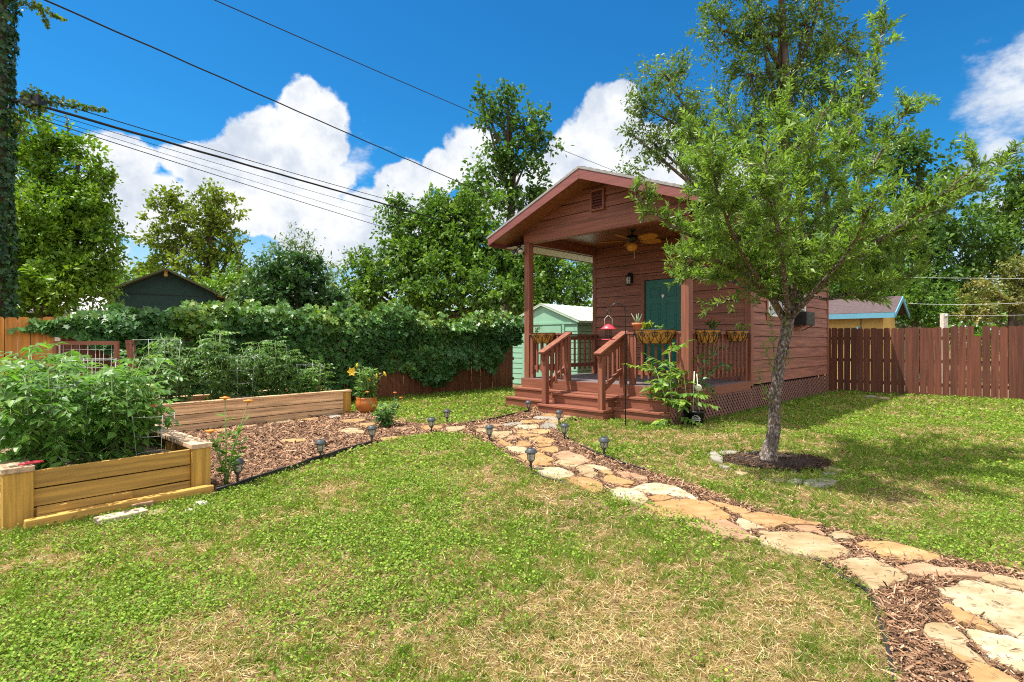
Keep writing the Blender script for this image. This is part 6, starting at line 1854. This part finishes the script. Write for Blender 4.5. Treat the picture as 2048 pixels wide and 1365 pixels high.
crown_tree('hackberry_tree', 'wide bushy tree behind the middle of the vine fence', T(860, 22), .28,
           [(900, 470, 22, 90, 75, 60), (870, 425, 22, 60, 42, 28), (945, 420, 22, 60, 45, 28), (800, 540, 21.5, 85, 65, 52), (910, 560, 21, 105, 75, 70), (735, 570, 21.5, 50, 50, 28), (1010, 500, 21.5, 80, 75, 50), (800, 440, 22, 30, 32, 12), (1000, 590, 20.5, 90, 50, 46), (850, 605, 20.5, 80, 35, 34), (790, 405, 22, 18, 18, 5), (720, 525, 22, 30, 20, 8), (820, 480, 22, 65, 60, 38), (955, 480, 22, 75, 65, 44), (870, 510, 21.3, 80, 60, 40), (1040, 560, 21.5, 70, 60, 40), (700, 600, 21, 50, 40, 26)], .18, 66, GRN, GT_, .52, asp=.55)
crown_tree('hackberry_tree', 'dense green tree seen through the porch above the mint shed', T(1110, 22), .25,
           [(1110, 540, 22, 85, 70, 56), (1080, 470, 22.5, 60, 50, 30), (1150, 590, 21.5, 70, 45, 36), (1060, 600, 21, 60, 40, 30), (1190, 540, 23, 50, 50, 24)], .17, 62, GRN, GT_, .5, asp=.55)
crown_tree('tall_tree', 'tallest slim dark tree standing behind left of the cabin gable', T(1020, 27), .3,
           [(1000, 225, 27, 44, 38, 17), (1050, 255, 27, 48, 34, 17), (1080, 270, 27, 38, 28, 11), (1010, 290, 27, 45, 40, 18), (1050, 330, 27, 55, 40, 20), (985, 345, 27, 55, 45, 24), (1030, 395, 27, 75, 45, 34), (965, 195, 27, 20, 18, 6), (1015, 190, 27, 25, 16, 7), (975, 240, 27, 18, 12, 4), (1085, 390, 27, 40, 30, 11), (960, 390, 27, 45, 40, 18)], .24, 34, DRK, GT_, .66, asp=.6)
crown_tree('elm_tree', 'huge airy elm towering behind the cabin and the young tree', T(1560, 23), .34,
           [(1330, 150, 23, 55, 48, 22), (1290, 215, 23, 45, 42, 17), (1360, 220, 23, 60, 60, 28), (1310, 290, 23, 45, 42, 18), (1400, 300, 23, 60, 60, 26), (1440, 60, 23, 55, 65, 27), (1520, 40, 23, 70, 70, 36), (1610, 50, 23, 75, 75, 40), (1680, 90, 23, 70, 65, 36), (1500, 150, 23, 80, 70, 42), (1590, 170, 23, 85, 75, 46), (1680, 200, 23, 70, 70, 36), (1490, 260, 23, 80, 65, 38), (1600, 290, 23, 90, 65, 40), (1700, 290, 23, 55, 55, 24), (1470, -60, 23, 60, 60, 26), (1560, -80, 23, 80, 70, 36), (1660, -50, 23, 70, 70, 32), (1265, 270, 23, 14, 8, 3), (1270, 345, 23, 20, 12, 4), (1500, 370, 23, 110, 60, 40)], .165, 74, [(.06, .125, .022), (.10, .175, .032), (.145, .225, .044), (.22, .29, .07)], GT_, .60, asp=.42)
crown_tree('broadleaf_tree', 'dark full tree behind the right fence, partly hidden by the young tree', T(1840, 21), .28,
           [(1850, 400, 21, 75, 75, 44), (1790, 330, 21, 50, 45, 22), (1900, 480, 20.5, 80, 75, 48), (1800, 480, 20.5, 80, 75, 48), (1720, 520, 21, 70, 65, 40), (1860, 580, 20, 85, 50, 42), (1760, 590, 20, 80, 45, 38), (1835, 310, 21, 30, 25, 9), (1690, 590, 20.5, 50, 40, 22)], .19, 58, DRK, GT_, .55, asp=.55)
crown_tree('broadleaf_tree', 'bright edged tree at the right picture edge below the clouds', T(2040, 22), .28,
           [(2000, 440, 22, 55, 45, 26), (2050, 390, 22, 45, 50, 24), (1980, 500, 21, 60, 50, 32), (2070, 470, 22, 60, 70, 36), (1950, 560, 21, 60, 45, 30), (2120, 540, 21, 70, 70, 34), (2040, 340, 22, 18, 16, 5)], .19, 58, [(.04, .10, .018), (.07, .15, .022), (.11, .20, .03), (.17, .27, .05)], GT_, .55, asp=.55)
crown_tree('flowering_shrub', 'yellowish flowering shrub behind the right fence at picture edge', T(2010, 17.5), .1,
           [(2000, 590, 17.5, 55, 50, 44), (2045, 550, 17.5, 45, 42, 34), (1955, 618, 17.2, 40, 30, 22), (2080, 600, 17.5, 60, 60, 40)], .105, 62, [(.10, .145, .03), (.17, .20, .05), (.26, .26, .08), (.36, .27, .12)], GT_, .32, asp=.6)
crown_tree('young_sapling', 'low bright shrubbery tree over the ochre outbuilding', T(1850, 18.5), .1,
           [(1835, 610, 18.5, 45, 35, 26), (1900, 625, 18.2, 45, 28, 24), (1790, 560, 19, 45, 35, 22)], .13, 56, GRN, GT_, .4)
crown_tree('yellow_green_bush', 'yellow green bush between teal house and feathery tree', T(470, 24), .12,
           [(470, 570, 24, 60, 35, 30), (540, 585, 24, 50, 28, 22), (250, 575, 25, 40, 40, 20), (430, 590, 24, 50, 25, 18)], .17, 54, LIT, GT_, .45)
crown_tree('dark_shrub', 'dark vine laden shrub rising above the vine fence', T(590, 12.3), .06,
           [(585, 572, 12.3, 68, 52, 60), (525, 600, 11.8, 50, 32, 28), (645, 600, 12.6, 50, 30, 28), (555, 540, 12.3, 35, 30, 18), (620, 535, 12.4, 30, 26, 14)], .10, 66, [(.025, .075, .022), (.045, .115, .03), (.08, .16, .045)], GT_, .26, mat='gloss', asp=.6)

# far-off belt of trees closing the horizon
n = 26000
ang = RNG.uniform(-1.05, 1.05, n); rr = RNG.uniform(38, 46, n)
x, y = np.sin(ang) * rr, np.cos(ang) * rr
hh = 3.2 + 3.0 * fbm(ang * 20, ang * 0, .5, 71)
z = hh * RNG.random(n) ** .6
K = fbm(ang * 40, z, .4, 72)
belt = leaf_cloud('far_trees', np.stack([x, y, z], 1), randdirs(n, -.2), randdirs(n, 1), .5 * RNG.uniform(.6, 1.3, n), .3 * RNG.uniform(.6, 1.3, n), leafcols(n, GRN, .15, K, .5), T_QUAD, M['leaf'])
tag(belt, 'far belt of green trees closing the horizon behind the houses', 'trees', kind='stuff')


# ------------------------------------------------------------------ young tree in the stone ring
TYD = 5.87
tb = Vector((*ground(1537, 930), 0))
yt_ = thing('young_fruit_tree', 'young vase shaped fruit tree with silvery trunk in the stone ring', 'tree', tb)


def tp_(px, py, dy=0.0): return at(px, py, TYD + dy) - tb


tr = MB()
trunk = [tp_(1533, 934), tp_(1541, 900, .0), tp_(1550, 850), tp_(1549, 800), tp_(1556, 750), tp_(1565, 700), tp_(1575, 655), tp_(1577, 638)]
trunk[0].z = 0
fine, fr_ = [], []
rs = [.095, .074, .063, .060, .058, .057, .060, .060]
for i in range(len(trunk) - 1):
    for k in range(4):
        f = k / 4
        fine.append(trunk[i].lerp(trunk[i + 1], f) + Vector((random.gauss(0, .003), random.gauss(0, .003), 0))); fr_.append((rs[i] + (rs[i + 1] - rs[i]) * f) * random.uniform(.95, 1.06))
fine.append(trunk[-1]); fr_.append(rs[-1])
tr.tube(fine, fr_, 16)
for a, l in ((.4, .16), (2.2, .15), (3.9, .17), (5.2, .14)):                 # root flare
    tr.tube([Vector((math.cos(a) * l, math.sin(a) * l, -.02)), Vector((math.cos(a) * .07, math.sin(a) * .07, .05)), Vector((0, 0, .22)) + (trunk[1] - trunk[0]) * .3], [.028, .045, .05], 8)
fork = trunk[-1]
LIMBS = [  # (list of (px, py, dy)), start radius
    ([(1575, 650, 0), (1545, 600, -.05), (1500, 520, -.1), (1450, 450, -.2), (1400, 385, -.3), (1360, 340, -.35)], .045),
    ([(1545, 600, -.05), (1480, 545, -.3), (1420, 520, -.6), (1375, 530, -.8)], .026),
    ([(1500, 520, -.1), (1440, 490, -.3), (1375, 470, -.45), (1320, 435, -.5), (1285, 405, -.52), (1264, 378, -.55)], .022, .42),
    ([(1550, 610, -.05), (1555, 520, .2), (1530, 420, .4), (1490, 300, .5), (1455, 215, .55)], .034),
    ([(1577, 638, 0), (1590, 560, -.2), (1600, 450, -.4), (1610, 330, -.5), (1650, 220, -.55)], .036),
    ([(1590, 560, -.2), (1640, 420, -.1), (1690, 290, .0), (1740, 160, .1), (1775, 30, .15)], .028, .6),
    ([(1577, 640, 0), (1625, 590, .1), (1690, 545, .3), (1760, 520, .6), (1840, 470, .8)], .042),
    ([(1625, 590, .1), (1700, 520, -.3), (1790, 460, -.6), (1870, 400, -.8), (1950, 335, -.9)], .030),
    ([(1690, 545, .3), (1790, 470, .2), (1880, 420, .1), (1960, 370, 0), (2020, 305, 0)], .024, .6),
    ([(1590, 600, 0), (1680, 440, .3), (1740, 340, .4), (1790, 260, .45), (1825, 205, .45)], .026, .7),
    ([(1577, 645, 0), (1560, 570, .5), (1540, 480, 1.0), (1500, 400, 1.4)], .030),
    ([(1577, 640, 0), (1620, 560, .6), (1670, 470, 1.1), (1700, 390, 1.5)], .030),
    ([(1577, 640, 0), (1570, 570, -.5), (1560, 480, -1.0), (1540, 390, -1.3), (1530, 320, -1.4)], .030),
    ([(1577, 640, 0), (1640, 570, -.5), (1700, 500, -1.0), (1740, 410, -1.3)], .028),
    ([(1545, 600, 0), (1480, 500, -.7), (1440, 400, -1.0), (1420, 320, -1.1)], .024),
    ([(1640, 420, -.1), (1600, 300, .0), (1570, 220, .1)], .018),
    ([(1545, 600, -.05), (1465, 565, .2), (1400, 560, .4), (1360, 550, .45)], .020, .8),
    ([(1690, 545, .3), (1740, 570, .3), (1790, 560, .3), (1850, 540, .3)], .018),
    ([(1450, 450, -.2), (1420, 380, 0), (1400, 300, .1), (1390, 270, .1)], .018),
    ([(1625, 590, .1), (1660, 600, -.2), (1700, 590, -.35), (1735, 590, -.4)], .014),
]
LC, LD, LK = [], [], []


def smooth_path(P, n):
    out = []
    for i in range(len(P) - 1):
        p0, p1, p2, p3 = P[max(i - 1, 0)], P[i], P[i + 1], P[min(i + 2, len(P) - 1)]
        for k in range(n):
            t = k / n
            out.append(.5 * ((2 * p1) + (p2 - p0) * t + (2 * p0 - 5 * p1 + 4 * p2 - p3) * t * t + (3 * p1 - p0 - 3 * p2 + p3) * t ** 3))
    out.append(P[-1])
    return out


def twig(p, d, ln_, r, leaves_per_m=78, bare=.08):
    q = [p.copy()]
    n = 5
    k = random.random()
    for i in range(n):
        d = (d + Vector((random.gauss(0, .14), random.gauss(0, .14), random.gauss(.05, .12)))).normalized()
        p = p + d * (ln_ / n); q.append(p.copy())
    tr.tube(q, [r * (1 - .8 * i / n) for i in range(n + 1)], 4, False)
    m = int(ln_ * leaves_per_m)
    for j in range(m):
        f = bare + (1 - bare) * (j + random.random()) / m
        i = min(n - 1, int(f * n)); o = q[i].lerp(q[i + 1], f * n - i)
        a = j * 2.4 + random.gauss(0, .4)
        ax = d.orthogonal().normalized(); ay = d.cross(ax)
        out = ax * math.cos(a) + ay * math.sin(a)
        LC.append(tuple(o)); LD.append(tuple((d * .75 + out * .85 + Vector((0, 0, .05))).normalized())); LK.append(k)
    return q


for lm in LIMBS:
    pts, r0 = lm[0], lm[1]
    tsc = lm[2] if len(lm) > 2 else 1.0
    P = smooth_path([tp_(*p) for p in pts], 5)
    n = len(P)
    tr.tube(P, [r0 * (1 - .82 * i / (n - 1)) for i in range(n)], 8)
    Ltot = sum((P[i + 1] - P[i]).length for i in range(n - 1))
    ns = int(Ltot * 15)
    for s in range(ns):
        f = .16 + .84 * (s + random.random()) / ns
        i = min(n - 2, int(f * (n - 1))); o = P[i].lerp(P[i + 1], f * (n - 1) - i)
        ax = (P[i + 1] - P[i]).normalized()
        d = (ax * random.uniform(.35, .9) + Vector((random.gauss(0, .75), random.gauss(0, .75), random.gauss(.25, .45)))).normalized()
        ln_ = random.uniform(.28, .60) * (1.15 - .6 * f) * (1 if f < .35 else tsc)
        q = twig(o, d, ln_, .006)
        for _ in range(3 if f < .75 else 1):
            w = random.choice(q[1:4])
            twig(w, (d * .6 + Vector((random.gauss(0, .7), random.gauss(0, .7), random.gauss(.2, .4)))).normalized(), random.uniform(.14, .30) * (1 if f < .35 else tsc), .003, 90)
    # leafy tip
    tipd = (P[-1] - P[-2]).normalized()
    twig(P[-3], tipd, (P[-1] - P[-3]).length * 1.2, .006, 85, 0)
# water shoots on the trunk
for px, py, ex, ey, dy in ((1560, 760, 1508, 625, -.1), (1553, 770, 1535, 670, -.15), (1572, 700, 1600, 640, -.12), (1548, 830, 1510, 745, -.1), (1575, 690, 1590, 720, -.12)):
    a, b = tp_(px, py, -.03), tp_(ex, ey, dy)
    twig(a, (b - a).normalized(), (b - a).length, .005, 34, .25)
tr.build('trunk', M['bark'], yt_)
LC, LD, LK = np.array(LC), np.array(LD), np.array(LK)
n = len(LC)
L = .070 * RNG.uniform(.6, 1.35, n)
leaf_cloud('crown', LC, LD, randdirs(n, 1.1), L, L * .30 * RNG.uniform(.8, 1.25, n), leafcols(n, [(.075, .15, .024), (.12, .21, .034), (.175, .28, .046), (.27, .38, .075)], .15, LK, .45), T_LEAF, M['veg'], yt_)
print('young tree leaves', n, 'grass', len(grass.data.polygons), 'chips', len(ch.data.polygons) // 4)

# ================================================================== POLE AND CABLES
PY = 9.0
pb = Vector(((-6 - CX) * PY / F, PY, 0))
pole = thing('utility_pole', 'dark timber utility pole at left edge, wrapped in ivy', 'utility pole', pb)
MB().tube([(0, 0, 0), (0, 0, 4.5), (0, 0, 9.2)], [.15, .135, .115], 14).build('pole', M['bark2'], pole)
MB().beam((-.5, 0, 7.6), (.9, .1, 7.6), .09, .11).build('crossarm', M['bark2'], pole)
mb = MB()
bxp = at(68, 203, PY) - pb
mb.box(bxp.x - .16, bxp.x + .14, -.08, .10, bxp.z - .09, bxp.z + .07); mb.tube([(0, 0, bxp.z), (bxp.x, 0, bxp.z)], .025, 6)
mb.build('terminal_box', M['black'], pole)
iv = thing('pole_ivy', 'thick dark ivy climbing the utility pole and creeping onto its cables', 'ivy', pb)
n = 5200
z = RNG.uniform(.8, 8.8, n); a = RNG.uniform(0, 2 * math.pi, n)
r = .17 + .13 * fbm(a * 1.2, z, 1.1, 81) * RNG.uniform(.6, 1.2, n)
C = np.stack([r * np.cos(a), r * np.sin(a), z], 1)
N = np.stack([np.cos(a), np.sin(a), np.full(n, .5)], 1) + .35 * RNG.standard_normal((n, 3))
D = np.stack([RNG.normal(0, .5, n), RNG.normal(0, .5, n), np.full(n, -.9)], 1)
C2 = []
def creep(p, q, n_, w, dr):
    p, q = np.array(p), np.array(q)
    t = RNG.random(n_) ** 1.3
    c = p + (q - p) * t[:, None] + RNG.normal(0, 1, (n_, 3)) * (w * (1 - .8 * t))[:, None]
    c[:, 2] -= np.abs(RNG.normal(0, dr, n_)) * (1 - t)
    C2.append(c)
creep(at(30, 225, PY) - pb, at(90, 215, PY) - pb, 240, .10, .14)
creep(at(58, 190, PY) - pb, at(84, 196, PY) - pb, 260, .09, .05)
creep(at(60, 190, PY) - pb, at(215, 222, 10.0) - pb, 420, .065, .05)
creep(at(40, -5, PY) - pb, at(130, 40, 9.8) - pb, 240, .05, .06)
creep(at(88, 30, 9.4) - pb, at(96, 55, 9.4) - pb, 60, .03, .02)
creep(at(134, 235, 9.7) - pb, at(137, 262, 9.7) - pb, 26, .012, .02)
creep(at(35, 235, PY) - pb, at(40, 265, PY) - pb, 60, .03, .02)
C2 = np.concatenate(C2); m = len(C2)
Ct = np.concatenate([C, C2]); Nt = np.concatenate([N, randdirs(m, .8)]); Dt = np.concatenate([D, randdirs(m, -.6)])
col = leafcols(n + m, [(.012, .045, .016), (.025, .08, .022), (.05, .12, .03)], .15)
col[n:] = leafcols(m, [(.05, .12, .015), (.11, .19, .025), (.22, .27, .05)], .15)
Lv = np.concatenate([.085 * RNG.uniform(.6, 1.3, n), .06 * RNG.uniform(.5, 1.2, m)])
leaf_cloud('foliage', Ct, Dt, Nt, Lv, Lv * .9, col, T_MAPLE, M['gloss'], iv)


def cable(label, p, q, r, sag=.0, wav=0.0, n=40):
    p, q = Vector(p), Vector(q)
    pts = []
    for i in range(n + 1):
        t = i / n
        c = p.lerp(q, t)
        c.z -= sag * 4 * t * (1 - t)
        if wav: c.z += wav * math.sin(t * 70) * math.sin(t * 9); c.x += wav * math.sin(t * 55)
        pts.append(c)
    mb = MB(); mb.tube(pts, r, 6)
    o = mb.build('overhead_cable', M['cable'])
    return tag(o, label, 'cable', 'overhead cables')


cable('topmost thick black cable running from the pole top down behind the cabin roof', at(60, -12, 9.2), at(1015, 408, 25), .017, .0, .006, 120)
cable('thin black cable starting in the ivy just above the thickest cable', at(66, 192, PY), at(985, 452, 25), .010, .12)
cable('thickest black cable bundle leaving the terminal box on the pole', at(78, 212, PY), at(985, 471, 25), .026, .0, .004, 100)
cable('thin cable just beneath the thickest cable bundle', at(78, 220, PY), at(985, 478, 25), .006, .12)
cable('very thin cable second from the bottom of the bundle', at(70, 228, PY), at(985, 505, 25), .005, .05)
cable('lowest thin cable running from the ivy pole to the trees', at(70, 236, PY), at(985, 520, 25), .009, .05)
cable('lone thin cable crossing the blue sky toward the cabin roof', at(400, -12, 8.0), at(1235, 345, 24), .009, .06)
cable('highest thin white wire behind the right fence', at(1800, 556, 17), at(2110, 559, 14.5), .0045, .0)
cable('middle thin white wire behind the right fence', at(1815, 608, 17), at(2110, 603, 14.5), .0045, .06)
cable('lowest thin white wire behind the right fence', at(1890, 632, 16), at(2110, 629, 14.5), .004, .02)
for o in [o for o in bpy.data.objects if o.get('category') == 'cable' and 'white wire' in o['label']]:
    o.data.materials.clear(); o.data.materials.append(M['galv'])

# ================================================================== SKY, SUN, CAMERA
SUN_D = Vector((.42, .05, -1)).normalized()
sl = bpy.data.lights.new('sun', 'SUN')
sl.energy = 4.3; sl.angle = R(.53); sl.color = (1.0, .95, .86)
so_ = bpy.data.objects.new('sun', sl); COL.objects.link(so_)
so_.rotation_euler = SUN_D.to_track_quat('-Z', 'Y').to_euler()
w = bpy.data.worlds.new('World'); SC.world = w; w.use_nodes = True
nt = w.node_tree
bg = nt.nodes['Background']
sky = nd(nt, 'ShaderNodeTexSky', sky_type='NISHITA')
sky.sun_disc = False
sky.sun_elevation = math.asin(-SUN_D.z); sky.sun_rotation = R(270)
sky.air_density = 1.0; sky.dust_density = .3; sky.ozone_density = 2.5
bg.inputs['Strength'].default_value = .15
hs = nd(nt, 'ShaderNodeHueSaturation'); hs.inputs['Saturation'].default_value = 1.25; hs.inputs['Value'].default_value = 1.0
nt.links.new(sky.outputs[0], hs.inputs['Color'])
tint = nd(nt, 'ShaderNodeMix', data_type='RGBA', blend_type='MULTIPLY'); tint.inputs['Factor'].default_value = 1
nt.links.new(hs.outputs[0], tint.inputs[6]); tint.inputs[7].default_value = (.125, .44, .53, 1)
tc = nd(nt, 'ShaderNodeTexCoord')
sx = nd(nt, 'ShaderNodeSeparateXYZ'); nt.links.new(tc.outputs['Generated'], sx.inputs[0])


def mth(op, a, b=None, c=None):
    n = nd(nt, 'ShaderNodeMath', operation=op)
    for i, v in enumerate((a, b, c)):
        if v is None: continue
        if isinstance(v, (int, float)): n.inputs[i].default_value = v
        else: nt.links.new(v, n.inputs[i])
    return n.outputs[0]


az = mth('ARCTAN2', sx.outputs[0], sx.outputs[1]); el = mth('ARCSINE', sx.outputs[2])
ae = nd(nt, 'ShaderNodeCombineXYZ'); nt.links.new(az, ae.inputs[0]); nt.links.new(el, ae.inputs[1])


def noise(scale, detail=8, rough=.6, off=(0, 0, 0), stretch=(1, 1, 1)):
    mp = nd(nt, 'ShaderNodeMapping'); mp.inputs['Location'].default_value = off; mp.inputs['Scale'].default_value = stretch
    nt.links.new(ae.outputs[0], mp.inputs[0])
    n = nd(nt, 'ShaderNodeTexNoise'); n.inputs['Scale'].default_value = scale; n.inputs['Detail'].default_value = detail; n.inputs['Roughness'].default_value = rough
    nt.links.new(mp.outputs[0], n.inputs['Vector'])
    return n.outputs['Fac']


def blobfield(blobs):
    acc = None
    for px, py, rx, ry in blobs:
        dx, dy = px - CX, HZ - py
        a_, e_ = math.atan2(dx, F), math.atan2(dy, math.hypot(dx, F))
        sa, se = math.cos(a_) / F * rx * math.cos(a_) , ry / F * math.cos(a_)
        s1 = nd(nt, 'ShaderNodeVectorMath', operation='SUBTRACT'); nt.links.new(ae.outputs[0], s1.inputs[0]); s1.inputs[1].default_value = (a_, e_, 0)
        s2 = nd(nt, 'ShaderNodeVectorMath', operation='MULTIPLY'); nt.links.new(s1.outputs[0], s2.inputs[0]); s2.inputs[1].default_value = (1 / sa, 1 / se, 0)
        s3 = nd(nt, 'ShaderNodeVectorMath', operation='LENGTH'); nt.links.new(s2.outputs[0], s3.inputs[0])
        v = mth('SUBTRACT', 1.0, s3.outputs['Value'])
        acc = v if acc is None else mth('MAXIMUM', acc, v)
    return acc


CUM = [(625, 245, 85, 85), (545, 290, 95, 75), (640, 300, 70, 60), (610, 350, 120, 60), (480, 350, 130, 70), (560, 420, 190, 75), (390, 330, 90, 50), (300, 420, 220, 100), (680, 480, 170, 75), (240, 320, 110, 55),
       (945, 320, 65, 72), (885, 345, 50, 48), (810, 370, 70, 55), (990, 380, 90, 75), (760, 430, 110, 60), (850, 440, 130, 60),
       (1215, 270, 90, 95), (1240, 215, 55, 50), (1150, 305, 75, 70), (1130, 370, 120, 80), (1290, 330, 100, 90), (1420, 400, 160, 90), (120, 480, 200, 110), (-100, 400, 200, 120)]
WSP = [(2030, 190, 170, 120), (2070, 120, 120, 110), (1990, 290, 130, 90), (2060, 380, 150, 100),  (2200, 260, 200, 140), (720, 300, 70, 40), (730, 340, 80, 35), (1850, 470, 160, 80)]
cn = mth('SUBTRACT', noise(17, 10, .58), .5)
big = mth('SUBTRACT', noise(6, 3, .5, (3, 1, 0)), .5)
fld = mth('ADD', blobfield(CUM), mth('ADD', mth('MULTIPLY', cn, 1.05), mth('MULTIPLY', big, .5)))


def sstep(v, a, b):
    n = nd(nt, 'ShaderNodeMapRange', interpolation_type='SMOOTHSTEP')
    n.inputs['From Min'].default_value = a; n.inputs['From Max'].default_value = b
    nt.links.new(v, n.inputs['Value'])
    return n.outputs[0]


cum = sstep(fld, .08, .26)
wn = mth('SUBTRACT', noise(9, 10, .62, (5, 2, 0), (1, 1.7, 1)), .5)
wf = mth('ADD', mth('MULTIPLY', mth('MAXIMUM', blobfield(WSP), -.6), .75), mth('MULTIPLY', wn, 2.8))
wsp = mth('MULTIPLY', sstep(wf, .20, .95), .9)
low = mth('MULTIPLY', sstep(el, .24, .02), .85)
# unseen broken cloud overhead and behind, added to lift the fill in shade
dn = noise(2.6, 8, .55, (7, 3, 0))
fill_cloud = mth('MULTIPLY', mth('MAXIMUM', sstep(mth('ABSOLUTE', az), .95, 1.25), sstep(el, .66, .86)), sstep(dn, .34, .50))
alpha = mth('MAXIMUM', mth('MAXIMUM', cum, wsp), low)
# relief inside the clouds: grey lilac folds
rel = noise(13, 9, .6, (0.03, -.035, .4))
shade = sstep(mth('ADD', mth('MULTIPLY', rel, 1.0), mth('MULTIPLY', cn, -.6)), .28, .66)
cc = nd(nt, 'ShaderNodeMix', data_type='RGBA'); nt.links.new(shade, cc.inputs['Factor'])
cc.inputs[6].default_value = (2.1, 2.35, 2.75, 1); cc.inputs[7].default_value = (3.3, 3.36, 3.42, 1)
mx = nd(nt, 'ShaderNodeMix', data_type='RGBA'); nt.links.new(alpha, mx.inputs['Factor'])
nt.links.new(tint.outputs[2], mx.inputs[6]); nt.links.new(cc.outputs[2], mx.inputs[7])
m2 = nd(nt, 'ShaderNodeMix', data_type='RGBA'); nt.links.new(fill_cloud, m2.inputs['Factor'])
nt.links.new(mx.outputs[2], m2.inputs[6]); m2.inputs[7].default_value = (4.9, 4.85, 4.8, 1)       # added unseen cloud, brightened for shade fill
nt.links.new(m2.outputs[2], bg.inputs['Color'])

cam = bpy.data.cameras.new('camera')
cam.sensor_width = 36.0; cam.lens = 36.0 * F / 2048.0
cam.clip_start = .05; cam.clip_end = 2000
co = bpy.data.objects.new('camera', cam); COL.objects.link(co)
co.location = (0, 0, H); co.rotation_euler = (R(90), 0, 0)
SC.camera = co
SC.view_settings.view_transform = 'Standard'; SC.view_settings.look = 'None'
SC.view_settings.exposure = 1.05; SC.view_settings.gamma = 1.0
SC.cycles.max_bounces = 8; SC.cycles.transparent_max_bounces = 8
try:
    SC.cycles.use_denoising = False
    SC.cycles.filter_width = 1.1
    SC.cycles.sample_clamp_indirect = 4.0
except Exception:
    pass
